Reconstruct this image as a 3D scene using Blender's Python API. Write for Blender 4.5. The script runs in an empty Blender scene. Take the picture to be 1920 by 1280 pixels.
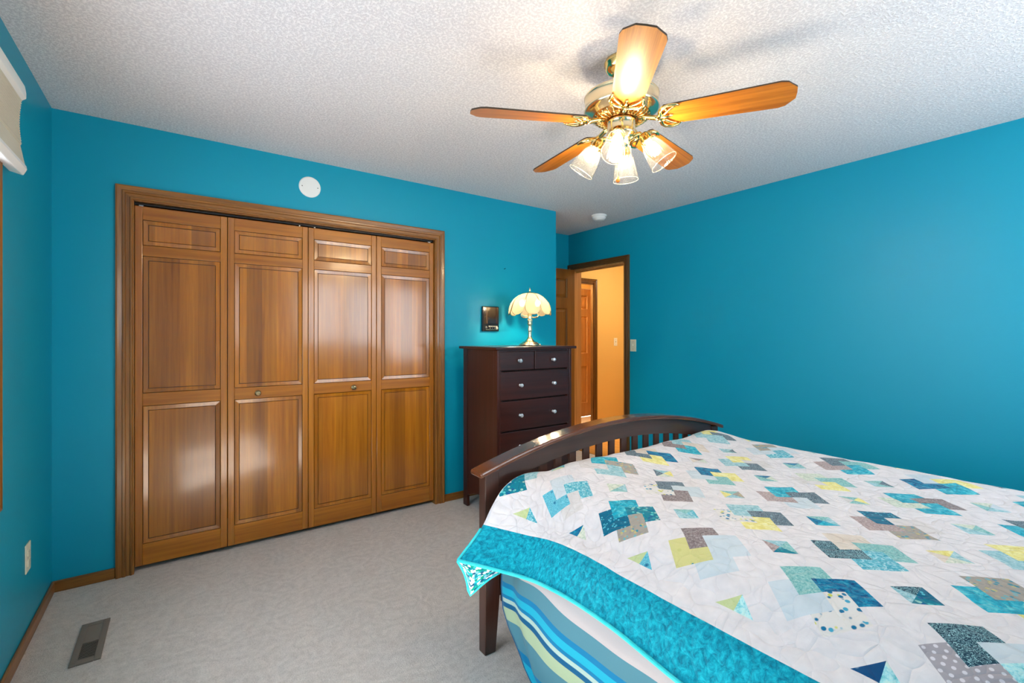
import bpy, bmesh, math, random
import numpy as np
from mathutils import Vector, Matrix, noise
from mathutils.geometry import delaunay_2d_cdt
PI = math.pi
C = bpy.context.scene.collection
scene = bpy.context.scene
R = math.radians

# ------------------------------------------------------------------ camera, world, lights, exposure
cam_d = bpy.data.cameras.new('camera')
cam_d.sensor_width = 36.0
cam_d.lens = 870.4 / 1920 * 36
cam_d.shift_y = -11 / 1920
cam_d.clip_start = 0.05
cam = bpy.data.objects.new('camera', cam_d)
cam.location = (0, 0, 1.294)
cam.rotation_euler = (R(90), 0, -R(35.55))
C.objects.link(cam)
scene.camera = cam
scene.view_settings.view_transform = 'Standard'
scene.view_settings.look = 'None'
scene.view_settings.gamma = 1
scene.view_settings.use_curve_mapping = False
scene.view_settings.exposure = 0.86

world = bpy.data.worlds.new('daylight')
scene.world = world
world.use_nodes = True
world.node_tree.nodes['Background'].inputs[0].default_value = (0.80, 0.90, 1.0, 1)
world.node_tree.nodes['Background'].inputs[1].default_value = 1.6


def area(name, loc, rot, sx, sy, power, col):
    l = bpy.data.lights.new(name, 'AREA')
    l.shape = 'RECTANGLE'
    l.size, l.size_y = sx, sy
    l.energy = power
    l.color = col
    o = bpy.data.objects.new(name, l)
    o.location = loc
    o.rotation_euler = rot
    C.objects.link(o)
    return o


# daylight through the left window; the back area is added fill light
area('daylight_left', (-0.80, 1.45, 1.42), (0, R(-90), 0), 1.25, 1.65, 19, (0.72, 0.86, 1.0))
area('fill_back', (2.35, -0.92, 1.55), (R(120), 0, 0), 2.2, 1.5, 36, (0.88, 0.95, 1.0))
sun_l = bpy.data.lights.new('sun', 'SUN')
sun_l.energy = 42.0
sun_l.angle = R(1.0)
sun_l.color = (1.0, 0.95, 0.87)
sun = bpy.data.objects.new('sun', sun_l)
sd = Vector((1.15, -0.75, -1.65))
sun.rotation_euler = sd.to_track_quat('-Z', 'Y').to_euler()
C.objects.link(sun)


# ------------------------------------------------------------------ helpers
def lin(r, g, b):
    f = lambda c: (c / 12.92 if c <= 0.04045 else ((c + 0.055) / 1.055) ** 2.4)
    return (f(r / 255), f(g / 255), f(b / 255), 1)


def box(bm, x0, x1, y0, y1, z0, z1):
    vs = [bm.verts.new(p) for p in ((x0, y0, z0), (x1, y0, z0), (x1, y1, z0), (x0, y1, z0),
                                    (x0, y0, z1), (x1, y0, z1), (x1, y1, z1), (x0, y1, z1))]
    for f in ((0, 3, 2, 1), (4, 5, 6, 7), (0, 1, 5, 4), (1, 2, 6, 5), (2, 3, 7, 6), (3, 0, 4, 7)):
        bm.faces.new([vs[i] for i in f])
    return vs


def bm_boxes(*bs):
    bm = bmesh.new()
    for b in bs:
        box(bm, *b)
    return bm


def lathe(bm, prof, center=(0, 0, 0), n=32, mat=None, radf=None, close=False):
    """profile [(r,z)] turned about z"""
    rings = []
    for r, z in prof:
        ring = []
        for k in range(n):
            a = 2 * PI * k / n
            rr = r * (radf(a, z) if radf else 1)
            p = Vector((rr * math.cos(a), rr * math.sin(a), z))
            if mat:
                p = mat @ p
            ring.append(bm.verts.new(p + Vector(center)))
        rings.append(ring)
    for a, b in zip(rings, rings[1:]):
        for k in range(n):
            bm.faces.new((a[k], a[(k + 1) % n], b[(k + 1) % n], b[k]))
    if close:
        bm.faces.new(list(reversed(rings[0])))
        bm.faces.new(rings[-1])
    return bm


def tube(bm, pts, rad, n=8, cap=True):
    pts = [Vector(p) for p in pts]
    rads = rad if isinstance(rad, (list, tuple)) else [rad] * len(pts)
    rings = []
    up = Vector((0, 0, 1))
    prev = None
    for i, p in enumerate(pts):
        d = (pts[min(i + 1, len(pts) - 1)] - pts[max(i - 1, 0)]).normalized()
        if prev is None:
            a = d.cross(up)
            if a.length < 1e-3:
                a = d.cross(Vector((1, 0, 0)))
        else:
            a = prev - d * prev.dot(d)
        a.normalize()
        prev = a
        b = d.cross(a)
        rings.append([bm.verts.new(p + (a * math.cos(2 * PI * k / n) + b * math.sin(2 * PI * k / n)) * rads[i]) for k in range(n)])
    for r0, r1 in zip(rings, rings[1:]):
        for k in range(n):
            bm.faces.new((r0[k], r0[(k + 1) % n], r1[(k + 1) % n], r1[k]))
    if cap:
        bm.faces.new(list(reversed(rings[0])))
        bm.faces.new(rings[-1])
    return bm


def prism(bm, poly, y0, y1, axis='y'):
    """2D polygon (u,v) extruded; axis y: (u,y,v); axis x: (x,u,v); axis z: (u,v,z)"""
    def P(u, v, w):
        return {'y': (u, w, v), 'x': (w, u, v), 'z': (u, v, w)}[axis]
    a = [bm.verts.new(P(u, v, y0)) for u, v in poly]
    b = [bm.verts.new(P(u, v, y1)) for u, v in poly]
    n = len(poly)
    bm.faces.new(a)
    bm.faces.new(list(reversed(b)))
    for k in range(n):
        bm.faces.new((a[k], b[k], b[(k + 1) % n], a[(k + 1) % n]))
    return bm


def obj(name, bm, mat, parent=None, smooth=False, bevel=0, seg=2, fix=True):
    if fix:
        bmesh.ops.recalc_face_normals(bm, faces=bm.faces)
    me = bpy.data.meshes.new(name)
    o = bpy.data.objects.new(name, me)
    if parent is None:
        xs = [v.co for v in bm.verts]
        lo = Vector((min(c.x for c in xs), min(c.y for c in xs), min(c.z for c in xs)))
        hi = Vector((max(c.x for c in xs), max(c.y for c in xs), max(c.z for c in xs)))
        org = Vector(((lo.x + hi.x) / 2, (lo.y + hi.y) / 2, lo.z))
        bmesh.ops.translate(bm, verts=bm.verts, vec=-org)
        o.location = org
    bm.to_mesh(me)
    bm.free()
    for m in (mat if isinstance(mat, (list, tuple)) else [mat]):
        me.materials.append(m)
    if smooth:
        for p in me.polygons:
            p.use_smooth = True
    C.objects.link(o)
    if parent is not None:
        o.parent = parent
        top = parent
        off = Vector((0, 0, 0))
        while top is not None:
            off += top.location
            top = top.parent
        # children are modelled in world coordinates: cancel the parents' base offset
        o.location = -off
    if bevel:
        b = o.modifiers.new('edge', 'BEVEL')
        b.width = bevel
        b.segments = seg
        b.limit_method = 'ANGLE'
        b.angle_limit = R(40)
    return o


def thing(name, label, cat, loc=(0, 0, 0), group=None):
    o = bpy.data.objects.new(name, None)
    o.empty_display_size = 0.1
    C.objects.link(o)
    o.location = loc
    o['label'] = label
    o['category'] = cat
    if group:
        o['group'] = group
    return o


def tag(o, label, cat, group=None):
    o['label'] = label
    o['category'] = cat
    if group:
        o['group'] = group
    return o


def struct(name, bm, mat, label, cat, **k):
    o = obj(name, bm, mat, **k)
    o['kind'] = 'structure'
    o['label'] = label
    o['category'] = cat
    return o


# ------------------------------------------------------------------ materials
class NT:
    def __init__(self, name):
        self.m = bpy.data.materials.new(name)
        self.m.use_nodes = True
        self.t = self.m.node_tree
        self.b = self.t.nodes['Principled BSDF']
        self.out = self.t.nodes['Material Output']

    def n(self, typ, **kw):
        nd = self.t.nodes.new(typ)
        for k, v in kw.items():
            if k.startswith('i_'):
                key = k[2:]
                key = int(key) if key.isdigit() else key.replace('_', ' ')
                nd.inputs[key].default_value = v
            else:
                setattr(nd, k, v)
        return nd

    def l(self, a, b):
        self.t.links.new(a, b)

    def coords(self, kind='Object', scale=(1, 1, 1), rot=(0, 0, 0)):
        tc = self.n('ShaderNodeTexCoord')
        mp = self.n('ShaderNodeMapping')
        mp.inputs['Scale'].default_value = scale
        mp.inputs['Rotation'].default_value = rot
        self.l(tc.outputs[kind], mp.inputs['Vector'])
        return mp.outputs['Vector']

    def ramp(self, fac, stops, interp='LINEAR'):
        r = self.n('ShaderNodeValToRGB')
        r.color_ramp.interpolation = interp
        e = r.color_ramp.elements
        while len(e) < len(stops):
            e.new(0.5)
        for el, (p, c) in zip(e, stops):
            el.position = p
            el.color = c
        self.l(fac, r.inputs[0])
        return r.outputs[0]

    def noise(self, vec, scale, detail=4, rough=0.6, dist=0.0):
        nd = self.n('ShaderNodeTexNoise')
        nd.inputs['Scale'].default_value = scale
        nd.inputs['Detail'].default_value = detail
        nd.inputs['Roughness'].default_value = rough
        nd.inputs['Distortion'].default_value = dist
        self.l(vec, nd.inputs['Vector'])
        return nd.outputs['Fac']

    def vor(self, vec, scale, feature='F1', rand=1.0):
        nd = self.n('ShaderNodeTexVoronoi')
        nd.feature = feature
        nd.inputs['Scale'].default_value = scale
        nd.inputs['Randomness'].default_value = rand
        self.l(vec, nd.inputs['Vector'])
        return nd

    def mix(self, fac, a, b, mode='MIX'):
        nd = self.n('ShaderNodeMix')
        nd.data_type = 'RGBA'
        nd.blend_type = mode
        for s, i in ((fac, 0), (a, 6), (b, 7)):
            if hasattr(s, 'links'):
                self.l(s, nd.inputs[i])
            else:
                nd.inputs[i].default_value = s
        return nd.outputs[2]

    def math(self, op, a, b=0.0):
        nd = self.n('ShaderNodeMath')
        nd.operation = op
        for i, s in enumerate((a, b)):
            if hasattr(s, 'links'):
                self.l(s, nd.inputs[i])
            else:
                nd.inputs[i].default_value = s
        return nd.outputs[0]

    def bump(self, h, strength, dist, normal=None):
        nd = self.n('ShaderNodeBump')
        nd.inputs['Strength'].default_value = strength
        nd.inputs['Distance'].default_value = dist
        self.l(h, nd.inputs['Height'])
        if normal is not None:
            self.l(normal, nd.inputs['Normal'])
        self.l(nd.outputs[0], self.b.inputs['Normal'])
        return nd.outputs[0]

    def color(self, c):
        if hasattr(c, 'links'):
            self.l(c, self.b.inputs['Base Color'])
        else:
            self.b.inputs['Base Color'].default_value = c

    def set(self, rough=0.5, metal=0.0, spec=0.5, coat=0.0, coat_rough=0.1, sheen=0.0):
        self.b.inputs['Roughness'].default_value = rough
        self.b.inputs['Metallic'].default_value = metal
        self.b.inputs['Specular IOR Level'].default_value = spec
        self.b.inputs['Coat Weight'].default_value = coat
        self.b.inputs['Coat Roughness'].default_value = coat_rough
        self.b.inputs['Sheen Weight'].default_value = sheen
        return self.m


def plain(name, c, rough=0.5, metal=0.0, spec=0.5, coat=0.0):
    t = NT(name)
    t.color(c)
    return t.set(rough, metal, spec, coat)


def paint(name, c, rough=0.42):
    t = NT(name)
    v = t.coords()
    n1 = t.noise(v, 2.2, 2)
    t.color(t.mix(t.math('MULTIPLY', n1, 0.22), c, (c[0] * 0.8, c[1] * 0.86, c[2] * 0.88, 1)))
    t.bump(t.noise(v, 70, 3), 0.10, 0.004)
    return t.set(rough, spec=0.35)


def wood(name, dark, light, axis='z', plank=0.0, rough=0.35, fine=90, coat=0.0, contrast=1.0, warp=0.0, spec=0.5):
    """grain running along axis; plank > 0 gives boards of that width with tones of their own"""
    t = NT(name)
    s = {'x': (0.035, 1, 1), 'y': (1, 0.035, 1), 'z': (1, 1, 0.035)}[axis]
    v = t.coords('Object', s)
    g = t.noise(v, fine, 5, 0.65, 0.4)
    g2 = t.noise(v, fine * 0.16, 3, 0.5, 1.2)
    fac = t.math('ADD', t.math('MULTIPLY', g, 0.55), t.math('MULTIPLY', g2, 0.55))
    lo, hi = 0.55 - 0.22 * contrast, 0.55 + 0.22 * contrast
    col = t.ramp(fac, [(max(0.0, 0.33), dark), (0.78, light)])
    if plank:
        tc = t.n('ShaderNodeTexCoord')
        sp = t.n('ShaderNodeSeparateXYZ')
        t.l(tc.outputs['Object'], sp.inputs[0])
        u = t.math('ADD', t.math('MULTIPLY', sp.outputs['X'], 1 / plank), t.math('MULTIPLY', t.math('FLOOR', t.math('ADD', t.math('MULTIPLY', sp.outputs['Z'], 1.2195), -1.146)), 3.37))
        fl = t.math('FLOOR', u)
        wn = t.n('ShaderNodeTexWhiteNoise')
        wn.noise_dimensions = '1D'
        t.l(fl, wn.inputs['W'])
        tint = t.ramp(wn.outputs['Value'], [(0, (0.58, 0.52, 0.46, 1)), (0.5, (0.92, 0.90, 0.86, 1)), (1, (1.22, 1.14, 0.98, 1))])
        col = t.mix(0.85, col, tint, 'MULTIPLY')
        blot = t.noise(t.coords('Object', (1, 1, 0.5)), 5, 3)
        col = t.mix(t.math('MULTIPLY', blot, 0.35), col, (dark[0] * 1.2, dark[1] * 1.2, dark[2] * 1.2, 1))
    t.color(col)
    nb = t.bump(g, 0.10, 0.002)
    if warp:
        t.bump(t.noise(t.coords('Object', (1, 1, 0.6)), 3.2, 1), warp, 0.05, nb)
    return t.set(rough, spec=spec, coat=coat, coat_rough=0.12)


M = {}
M['teal'] = paint('teal_wall_paint', lin(0, 154, 184))
M['yellow'] = paint('yellow_wall_paint', lin(226, 184, 104), 0.6)
M['dark'] = plain('painted_shade_black', (0.01, 0.009, 0.008, 1), 0.9)  # near-black colour painting in the shade of closet, duct and dresser hollows

t = NT('textured_ceiling')
v = t.coords()
n1 = t.noise(v, 95, 2, 0.6)
n2 = t.noise(v, 30, 4, 0.7)
kn = t.ramp(n1, [(0.44, (0, 0, 0, 1)), (0.60, (1, 1, 1, 1))])
h = t.math('ADD', t.math('MULTIPLY', kn, 0.45), t.math('MULTIPLY', n2, 0.40))
t.color(t.ramp(h, [(0.10, lin(206, 204, 208)), (0.62, lin(232, 230, 232))]))
t.bump(h, 0.55, 0.006)
M['ceiling'] = t.set(0.9, spec=0.15)

t = NT('carpet_pile')
v = t.coords()
sw = t.n('ShaderNodeTexWave')
sw.wave_type = 'RINGS'
sw.inputs['Scale'].default_value = 3.0
sw.inputs['Distortion'].default_value = 26.0
sw.inputs['Detail'].default_value = 2.0
sw.inputs['Detail Scale'].default_value = 1.6
t.l(v, sw.inputs['Vector'])
nf = t.noise(v, 170, 3, 0.8)
nm = t.noise(v, 40, 4, 0.7)
h = t.math('ADD', t.math('MULTIPLY', sw.outputs['Fac'], 0.05), t.math('ADD', t.math('MULTIPLY', nf, 0.5), t.math('MULTIPLY', nm, 0.30)))
t.color(t.ramp(h, [(0.32, lin(194, 184, 177)), (0.66, lin(246, 236, 228))]))
t.bump(h, 0.9, 0.012)
M['carpet'] = t.set(0.95, spec=0.1, sheen=0.25)

M['oak'] = wood('oak_casing_wood', lin(92, 52, 14), lin(172, 112, 46), 'z', rough=0.30, fine=150, coat=0.2)
M['oak_x'] = wood('oak_casing_wood_level', lin(92, 52, 14), lin(172, 112, 46), 'x', rough=0.30, fine=150, coat=0.2)
M['oak_y'] = wood('oak_casing_wood_along_wall', lin(92, 54, 22), lin(160, 108, 58), 'y', rough=0.35, fine=150)
M['walnut_trim'] = wood('dark_oak_trim', lin(66, 40, 14), lin(118, 80, 34), 'z', rough=0.35, fine=150)
M['walnut_trim_y'] = wood('dark_oak_trim_level', lin(66, 40, 14), lin(118, 80, 34), 'y', rough=0.35, fine=150)
M['pine'] = wood('honey_pine', lin(134, 72, 9), lin(200, 126, 32), 'z', rough=0.27, fine=60, coat=0.7, warp=0.12)
M['pine_x'] = wood('honey_pine_rail', lin(130, 70, 9), lin(196, 122, 32), 'x', rough=0.28, fine=60, coat=0.2)
M['pine_panel'] = wood('honey_pine_boards', lin(136, 74, 6), lin(206, 132, 26), 'z', plank=0.083, rough=0.26, fine=70, coat=0.8, warp=0.16)
M['groove'] = plain('dark_groove', lin(96, 50, 10), 0.5)  # dark brown lines along the panel grooves
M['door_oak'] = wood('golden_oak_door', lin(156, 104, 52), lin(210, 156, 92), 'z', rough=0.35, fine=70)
M['door_dark'] = wood('dark_oak_door', lin(96, 58, 16), lin(140, 92, 36), 'z', rough=0.35, fine=70)  # darker oak tones for the bedroom door
M['espresso'] = wood('espresso_wood', lin(44, 18, 14), lin(78, 36, 28), 'z', rough=0.30, fine=70, coat=0.15)
M['espresso_x'] = wood('espresso_wood_level', lin(42, 18, 14), lin(74, 34, 27), 'x', rough=0.28, fine=70, coat=0.15)
M['bedwood'] = wood('mahogany_bed_wood', lin(44, 24, 20), lin(76, 46, 38), 'x', rough=0.28, fine=60, coat=0.25)
M['bedwood_z'] = wood('mahogany_bed_wood_upright', lin(46, 26, 20), lin(80, 48, 38), 'z', rough=0.30, fine=60, coat=0.2)
M['bedcap'] = wood('mahogany_cap_wood', lin(64, 32, 18), lin(112, 62, 36), 'x', rough=0.20, fine=60, coat=0.5)
M['brass'] = plain('polished_brass', (0.90, 0.66, 0.26, 1), 0.12, 1.0)
M['brass_pale'] = plain('pale_brass', (0.92, 0.76, 0.48, 1), 0.18, 1.0)
M['brass_dark'] = plain('antique_brass', (0.28, 0.22, 0.12, 1), 0.35, 1.0)
M['brass_red'] = plain('copper_toned_brass', (0.75, 0.36, 0.10, 1), 0.2, 1.0)
M['white'] = plain('white_plastic', lin(238, 238, 236), 0.4)
M['ivory'] = plain('ivory_plastic', lin(226, 220, 196), 0.4)
M['grey_metal'] = plain('grey_enamel', lin(122, 110, 100), 0.5)
M['black'] = plain('black_plastic', lin(26, 20, 18), 0.18)
M['screw'] = plain('screw_steel', lin(130, 130, 125), 0.35, 1.0)
M['steel'] = plain('track_steel', lin(190, 190, 190), 0.3, 1.0)

t = NT('crystal_knob')
t.color((0.9, 0.9, 0.92, 1))
M['crystal'] = t.set(0.08, metal=0.6)

t = NT('cellular_shade_fabric')
t.color(lin(206, 202, 186))
v = t.coords()
t.bump(t.noise(v, 300, 2), 0.2, 0.001)
M['shade_fabric'] = t.set(0.85, spec=0.2)

BLADE_AX = {}
t = NT('golden_oak_blade')
v = t.coords('UV', (0.035, 1, 1))
g = t.noise(v, 160, 5, 0.65, 0.5)
g2 = t.noise(v, 26, 3, 0.5, 1.5)
fac = t.math('ADD', t.math('MULTIPLY', g, 0.5), t.math('MULTIPLY', g2, 0.6))
t.color(t.ramp(fac, [(0.32, lin(136, 70, 12)), (0.78, lin(208, 130, 40))]))
t.bump(g, 0.06, 0.002)
M['blade'] = t.set(0.32, coat=0.12, spec=0.4)
M['blade_edge'] = plain('blade_edge', lin(60, 44, 28), 0.5)


def glass_like(name, tint, trans, transl, gloss_rough=0.06, bump=None):
    t = NT(name)
    t.t.nodes.remove(t.b)
    tr = t.n('ShaderNodeBsdfTransparent')
    tr.inputs[0].default_value = tint
    tl = t.n('ShaderNodeBsdfTranslucent')
    tl.inputs[0].default_value = tint
    df = t.n('ShaderNodeBsdfDiffuse')
    df.inputs[0].default_value = tint
    gl = t.n('ShaderNodeBsdfGlossy')
    gl.inputs['Roughness'].default_value = gloss_rough
    a = t.n('ShaderNodeMixShader')
    a.inputs[0].default_value = 0.4
    t.l(tl.outputs[0], a.inputs[1])
    t.l(df.outputs[0], a.inputs[2])
    b = t.n('ShaderNodeMixShader')
    if hasattr(trans, '__call__'):
        t.l(trans(t), b.inputs[0])
    else:
        b.inputs[0].default_value = 1 - trans
    t.l(tr.outputs[0], b.inputs[1])
    t.l(a.outputs[0], b.inputs[2])
    fr = t.n('ShaderNodeLayerWeight')
    fr.inputs['Blend'].default_value = 0.5
    frs = t.math('ADD', t.math('MULTIPLY', t.math('POWER', fr.outputs['Facing'], 4.0), 0.6), 0.04)
    c = t.n('ShaderNodeMixShader')
    t.l(frs, c.inputs[0])
    t.l(b.outputs[0], c.inputs[1])
    t.l(gl.outputs[0], c.inputs[2])
    t.l(c.outputs[0], t.out.inputs[0])
    return t.m


def etched(t):
    v = t.coords('UV')
    vo = t.vor(v, 1.0, 'F1', 0.75)
    ring = t.ramp(vo.outputs['Distance'], [(0.0, (0.75, 0.75, 0.75, 1)), (0.14, (0.10, 0.10, 0.10, 1)), (0.20, (0.8, 0.8, 0.8, 1)), (0.34, (0.16, 0.16, 0.16, 1)), (0.5, (0.22, 0.22, 0.22, 1))])
    bw = t.n('ShaderNodeRGBToBW')
    t.l(ring, bw.inputs[0])
    sp = t.n('ShaderNodeSeparateXYZ')
    t.l(v, sp.inputs[0])
    st = t.math('MULTIPLY', t.math('ADD', t.math('SINE', t.math('MULTIPLY', sp.outputs['X'], 40.0)), 1.0), 0.010)
    return t.math('ADD', t.math('MULTIPLY', bw.outputs[0], 0.05), st)


M['shade_glass'] = glass_like('etched_clear_glass', (1.0, 0.97, 0.92, 1), etched, 0.4)
M['lamp_glass'] = glass_like('cream_slag_glass', (0.19, 0.150, 0.098, 1), 0.10, 0.5, 0.1)
M['rim_glass'] = glass_like('frosted_glass_rim', (1.0, 0.97, 0.92, 1), 0.80, 0.4)
M['pane'] = glass_like('window_glass', (1, 1, 1, 1), 0.97, 0.0)


def emit(name, c, s):
    t = NT(name)
    t.t.nodes.remove(t.b)
    e = t.n('ShaderNodeEmission')
    e.inputs[0].default_value = c
    e.inputs[1].default_value = s
    t.l(e.outputs[0], t.out.inputs[0])
    return t.m


M['bulb'] = emit('lit_fan_bulb', (1.0, 0.80, 0.52, 1), 165)
M['lampbulb'] = emit('lit_lamp_bulb', (1.0, 0.84, 0.58, 1), 300)
M['hallfill'] = emit('hall_fill_glow', (1.0, 0.92, 0.74, 1), 84)
M['farfill'] = emit('far_fill_glow', (1.0, 0.94, 0.80, 1), 185)

# ------------------------------------------------------------------ setting
XL, XR, YF, YA, YB, ZC = -0.527, 3.61, 3.25, 3.94, -0.62, 2.44
XE = 2.821                      # where the closet wall ends and the entry alcove begins
HX0, HX1, HY0, HY1 = 3.73, 6.3, 2.3, 4.70   # hall beyond the door

struct('floor', bm_boxes((XL - .3, HX1, YB - .3, 6.2, -0.10, 0.0)), M['carpet'], 'pale grey sculpted carpet covering the bedroom floor', 'carpet')
struct('ceiling', bm_boxes((XL - .3, XR + .06, YB - .3, YA + .2, ZC, ZC + .1)), M['ceiling'], 'white textured ceiling over the bedroom', 'ceiling')

WY0, WY1, WZ0, WZ1 = 0.55, 2.305, 0.745, 2.09     # left window opening
bm = bm_boxes((XL - .14, XL, YB - .2, WY0, 0, ZC), (XL - .14, XL, WY1, YF + .9, 0, ZC), (XL - .14, XL, WY0, WY1, 0, WZ0), (XL - .14, XL, WY0, WY1, WZ1, ZC))
struct('wall_left', bm, M['teal'], 'teal wall with the window and shade at the left edge', 'wall')
CX0, CX1, CZ = -0.208, 1.595, 2.03                # closet opening
bm = bm_boxes((XL, CX0, YF, YF + .12, 0, ZC), (CX1, XE, YF, YF + .12, 0, ZC), (CX0, CX1, YF, YF + .12, CZ, ZC), (XE - .12, XE, YF + .12, YA, 0, ZC))
struct('wall_far', bm, M['teal'], 'bright teal wall around the closet doors', 'wall')
struct('wall_alcove', bm_boxes((XE - .12, XR + .1, YA, YA + .12, 0, ZC)), M['teal'], 'short teal wall at the back of the entry alcove', 'wall')
DY0, DY1, DZ = 3.11, 3.88, 2.035                  # bedroom doorway
bm = bm_boxes((XR, XR + .06, YB - .2, DY0, 0, ZC), (XR, XR + .06, DY1, YA, 0, ZC), (XR, XR + .06, DY0, DY1, DZ, ZC))
struct('wall_right', bm, M['teal'], 'long teal wall to the right of the doorway behind the bed', 'wall')
BX0, BX1, BZ0, BZ1 = 1.35, 3.35, 0.95, 2.14      # unseen window added behind the camera to let in fill light
bm = bm_boxes((XL, BX0, YB - .14, YB, 0, ZC), (BX1, XR + .1, YB - .14, YB, 0, ZC), (BX0, BX1, YB - .14, YB, 0, BZ0), (BX0, BX1, YB - .14, YB, BZ1, ZC))
struct('wall_back', bm, M['teal'], 'teal wall behind the head of the bed', 'wall')
# closet interior, its darkness painted onto the back wall
bm = bm_boxes((XL, XE, YF + .60, YF + .65, 0, ZC))
struct('wall_closet', bm, M['dark'], 'closet back wall with the shade painted in near-black', 'wall')

# hall shell
struct('wall_hall_side', bm_boxes((XR + .06, HX0, HY0, DY0, 0, ZC), (XR + .06, HX0, DY1, HY1, 0, ZC), (XR + .06, HX0, DY0, DY1, DZ, ZC)), M['yellow'], 'hall side of the wall around the bedroom doorway', 'wall')
OX0, OX1 = 4.02, 4.785
struct('wall_hall', bm_boxes((HX0, OX0, HY1, HY1 + .12, 0, ZC), (OX1, HX1, HY1, HY1 + .04, 0, ZC), (OX0, OX1, HY1, HY1 + .04, DZ, ZC)), M['yellow'], 'warm yellow hall wall seen through the doorway', 'wall')
struct('wall_hall_end', bm_boxes((HX1, HX1 + .1, HY0, 6.2, 0, ZC), (HX0, HX1, HY0 - .1, HY0, 0, ZC)), M['yellow'], 'yellow walls closing off the hall', 'wall')
struct('wall_far_room', bm_boxes((HX0, 4.98, 5.32, 5.42, 0, ZC), (5.70, HX1, 5.32, 5.42, 0, ZC), (4.98, 5.70, 5.32, 5.42, 2.035, ZC), (HX0 - .1, HX0, HY1, 5.4, 0, ZC)), M['yellow'], 'yellow wall around the far panelled door', 'wall')
struct('ceiling_hall', bm_boxes((XR + .06, HX1, HY0, 6.2, ZC, ZC + .1)), M['ceiling'], 'hall ceiling beyond the doorway', 'ceiling')
M['hall_boards'] = wood('hall_floor_boards', lin(178, 124, 54), lin(226, 174, 92), 'y', rough=0.35, fine=60)
struct('floor_hall_boards', bm_boxes((XR + .05, HX1, HY0, HY1 + .02, 0.0, 0.006)), M['hall_boards'], 'golden wood floor of the hall beyond the doorway', 'floor')
t = NT('cream_vinyl_floor')
t.color(lin(232, 206, 168))
struct('floor_hall', bm_boxes((HX0, HX1, HY1 + .02, 5.32, 0.0, 0.006)), t.set(0.5), 'cream floor beyond the hall opening', 'floor')


# casing profile: (offset across width 0..1 from inner to outer, projection)
CAS = [(0.0, .010), (.06, .016), (.16, .016), (.20, .011), (.42, .012), (.46, .018), (.60, .019), (.64, .015), (.90, .020), (1.0, .018)]


def casing_u(bm, uv0, uv1, vbot, vtop, w, face, plane, sign, bottom=False):
    """mitred moulded casing round an opening. uv0..uv1 along the wall, vbot..vtop height. face 'x' wall plane x=plane, 'y' wall plane y=plane.
    sign = direction of projection into the room"""
    def P(u, z, d):
        return (plane + sign * d, u, z) if face == 'x' else (u, plane + sign * d, z)
    loops = []
    prof = [(0.0, 0.0)] + CAS + [(1.0, 0.0)]
    for f, d in prof:
        o = f * w
        if bottom:
            pts = [(uv0 - o, vbot - o), (uv0 - o, vtop + o), (uv1 + o, vtop + o), (uv1 + o, vbot - o)]
        else:
            pts = [(uv0 - o, vbot), (uv0 - o, vtop + o), (uv1 + o, vtop + o), (uv1 + o, vbot)]
        loops.append([bm.verts.new(P(u, z, d)) for u, z in pts])
    for a, b in zip(loops, loops[1:]):
        for k in range(4 if bottom else 3):
            k2 = (k + 1) % 4
            fc = bm.faces.new((a[k], a[k2], b[k2], b[k]))
            fc.material_index = (1 if k in (1, 3) else 0)
    return bm


# closet casing and jambs
bm = bmesh.new()
casing_u(bm, CX0, CX1, 0.0, CZ, 0.073, 'y', YF, -1)
struct('trim_1', bm, [M['oak'], M['oak_x']], 'moulded oak casing framing the closet opening', 'trim')
bm = bm_boxes((CX0, CX0 + .004, YF - .01, YF + .12, 0, CZ), (CX1 - .004, CX1, YF - .01, YF + .12, 0, CZ), (CX0, CX1, YF - .01, YF + .12, CZ - .004, CZ))
struct('trim_2', bm, M['oak'], 'oak jamb lining inside the closet opening', 'trim')
# bedroom doorway
bm = bmesh.new()
casing_u(bm, DY0, DY1, 0.0, DZ, 0.058, 'x', XR, -1)
dt = struct('trim_3', bm, [M['walnut_trim'], M['walnut_trim_y']], 'dark oak casing around the bedroom doorway', 'trim')
bm = bm_boxes((XR - .004, HX0 + .004, DY0, DY0 + .018, 0, DZ), (XR - .004, HX0 + .004, DY1 - .018, DY1, 0, DZ), (XR - .004, HX0 + .004, DY0, DY1, DZ - .018, DZ),
              (XR + .045, XR + .06, DY0 + .018, DY0 + .03, 0, DZ - .018), (XR + .045, XR + .06, DY0, DY1, DZ - .03, DZ - .018))
jamb = struct('trim_4', bm, M['door_oak'], 'golden oak jamb lining the bedroom doorway', 'trim')
obj('strike_plate', bm_boxes((XR + .012, XR + .038, DY0 + .0175, DY0 + .020, 0.90, 0.96)), M['brass_dark'], jamb)
# hall opening
bm = bmesh.new()
casing_u(bm, OX0, OX1, 0.0, DZ, 0.06, 'y', HY1, -1)
struct('trim_5', bm, [M['walnut_trim'], M['walnut_trim_y']], 'dark oak casing around the hall opening', 'trim')
bm = bm_boxes((OX0, OX0 + .015, HY1 - .004, HY1 + .042, 0, DZ), (OX1 - .015, OX1, HY1 - .004, HY1 + .042, 0, DZ), (OX0, OX1, HY1 - .004, HY1 + .042, DZ - .015, DZ))
struct('trim_6', bm, M['walnut_trim'], 'dark oak jamb lining the hall opening', 'trim')


def baseboard(name, poly_boxes, mat, label):
    return struct(name, bm_boxes(*poly_boxes), mat, label, 'baseboard', bevel=0.006)


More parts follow.
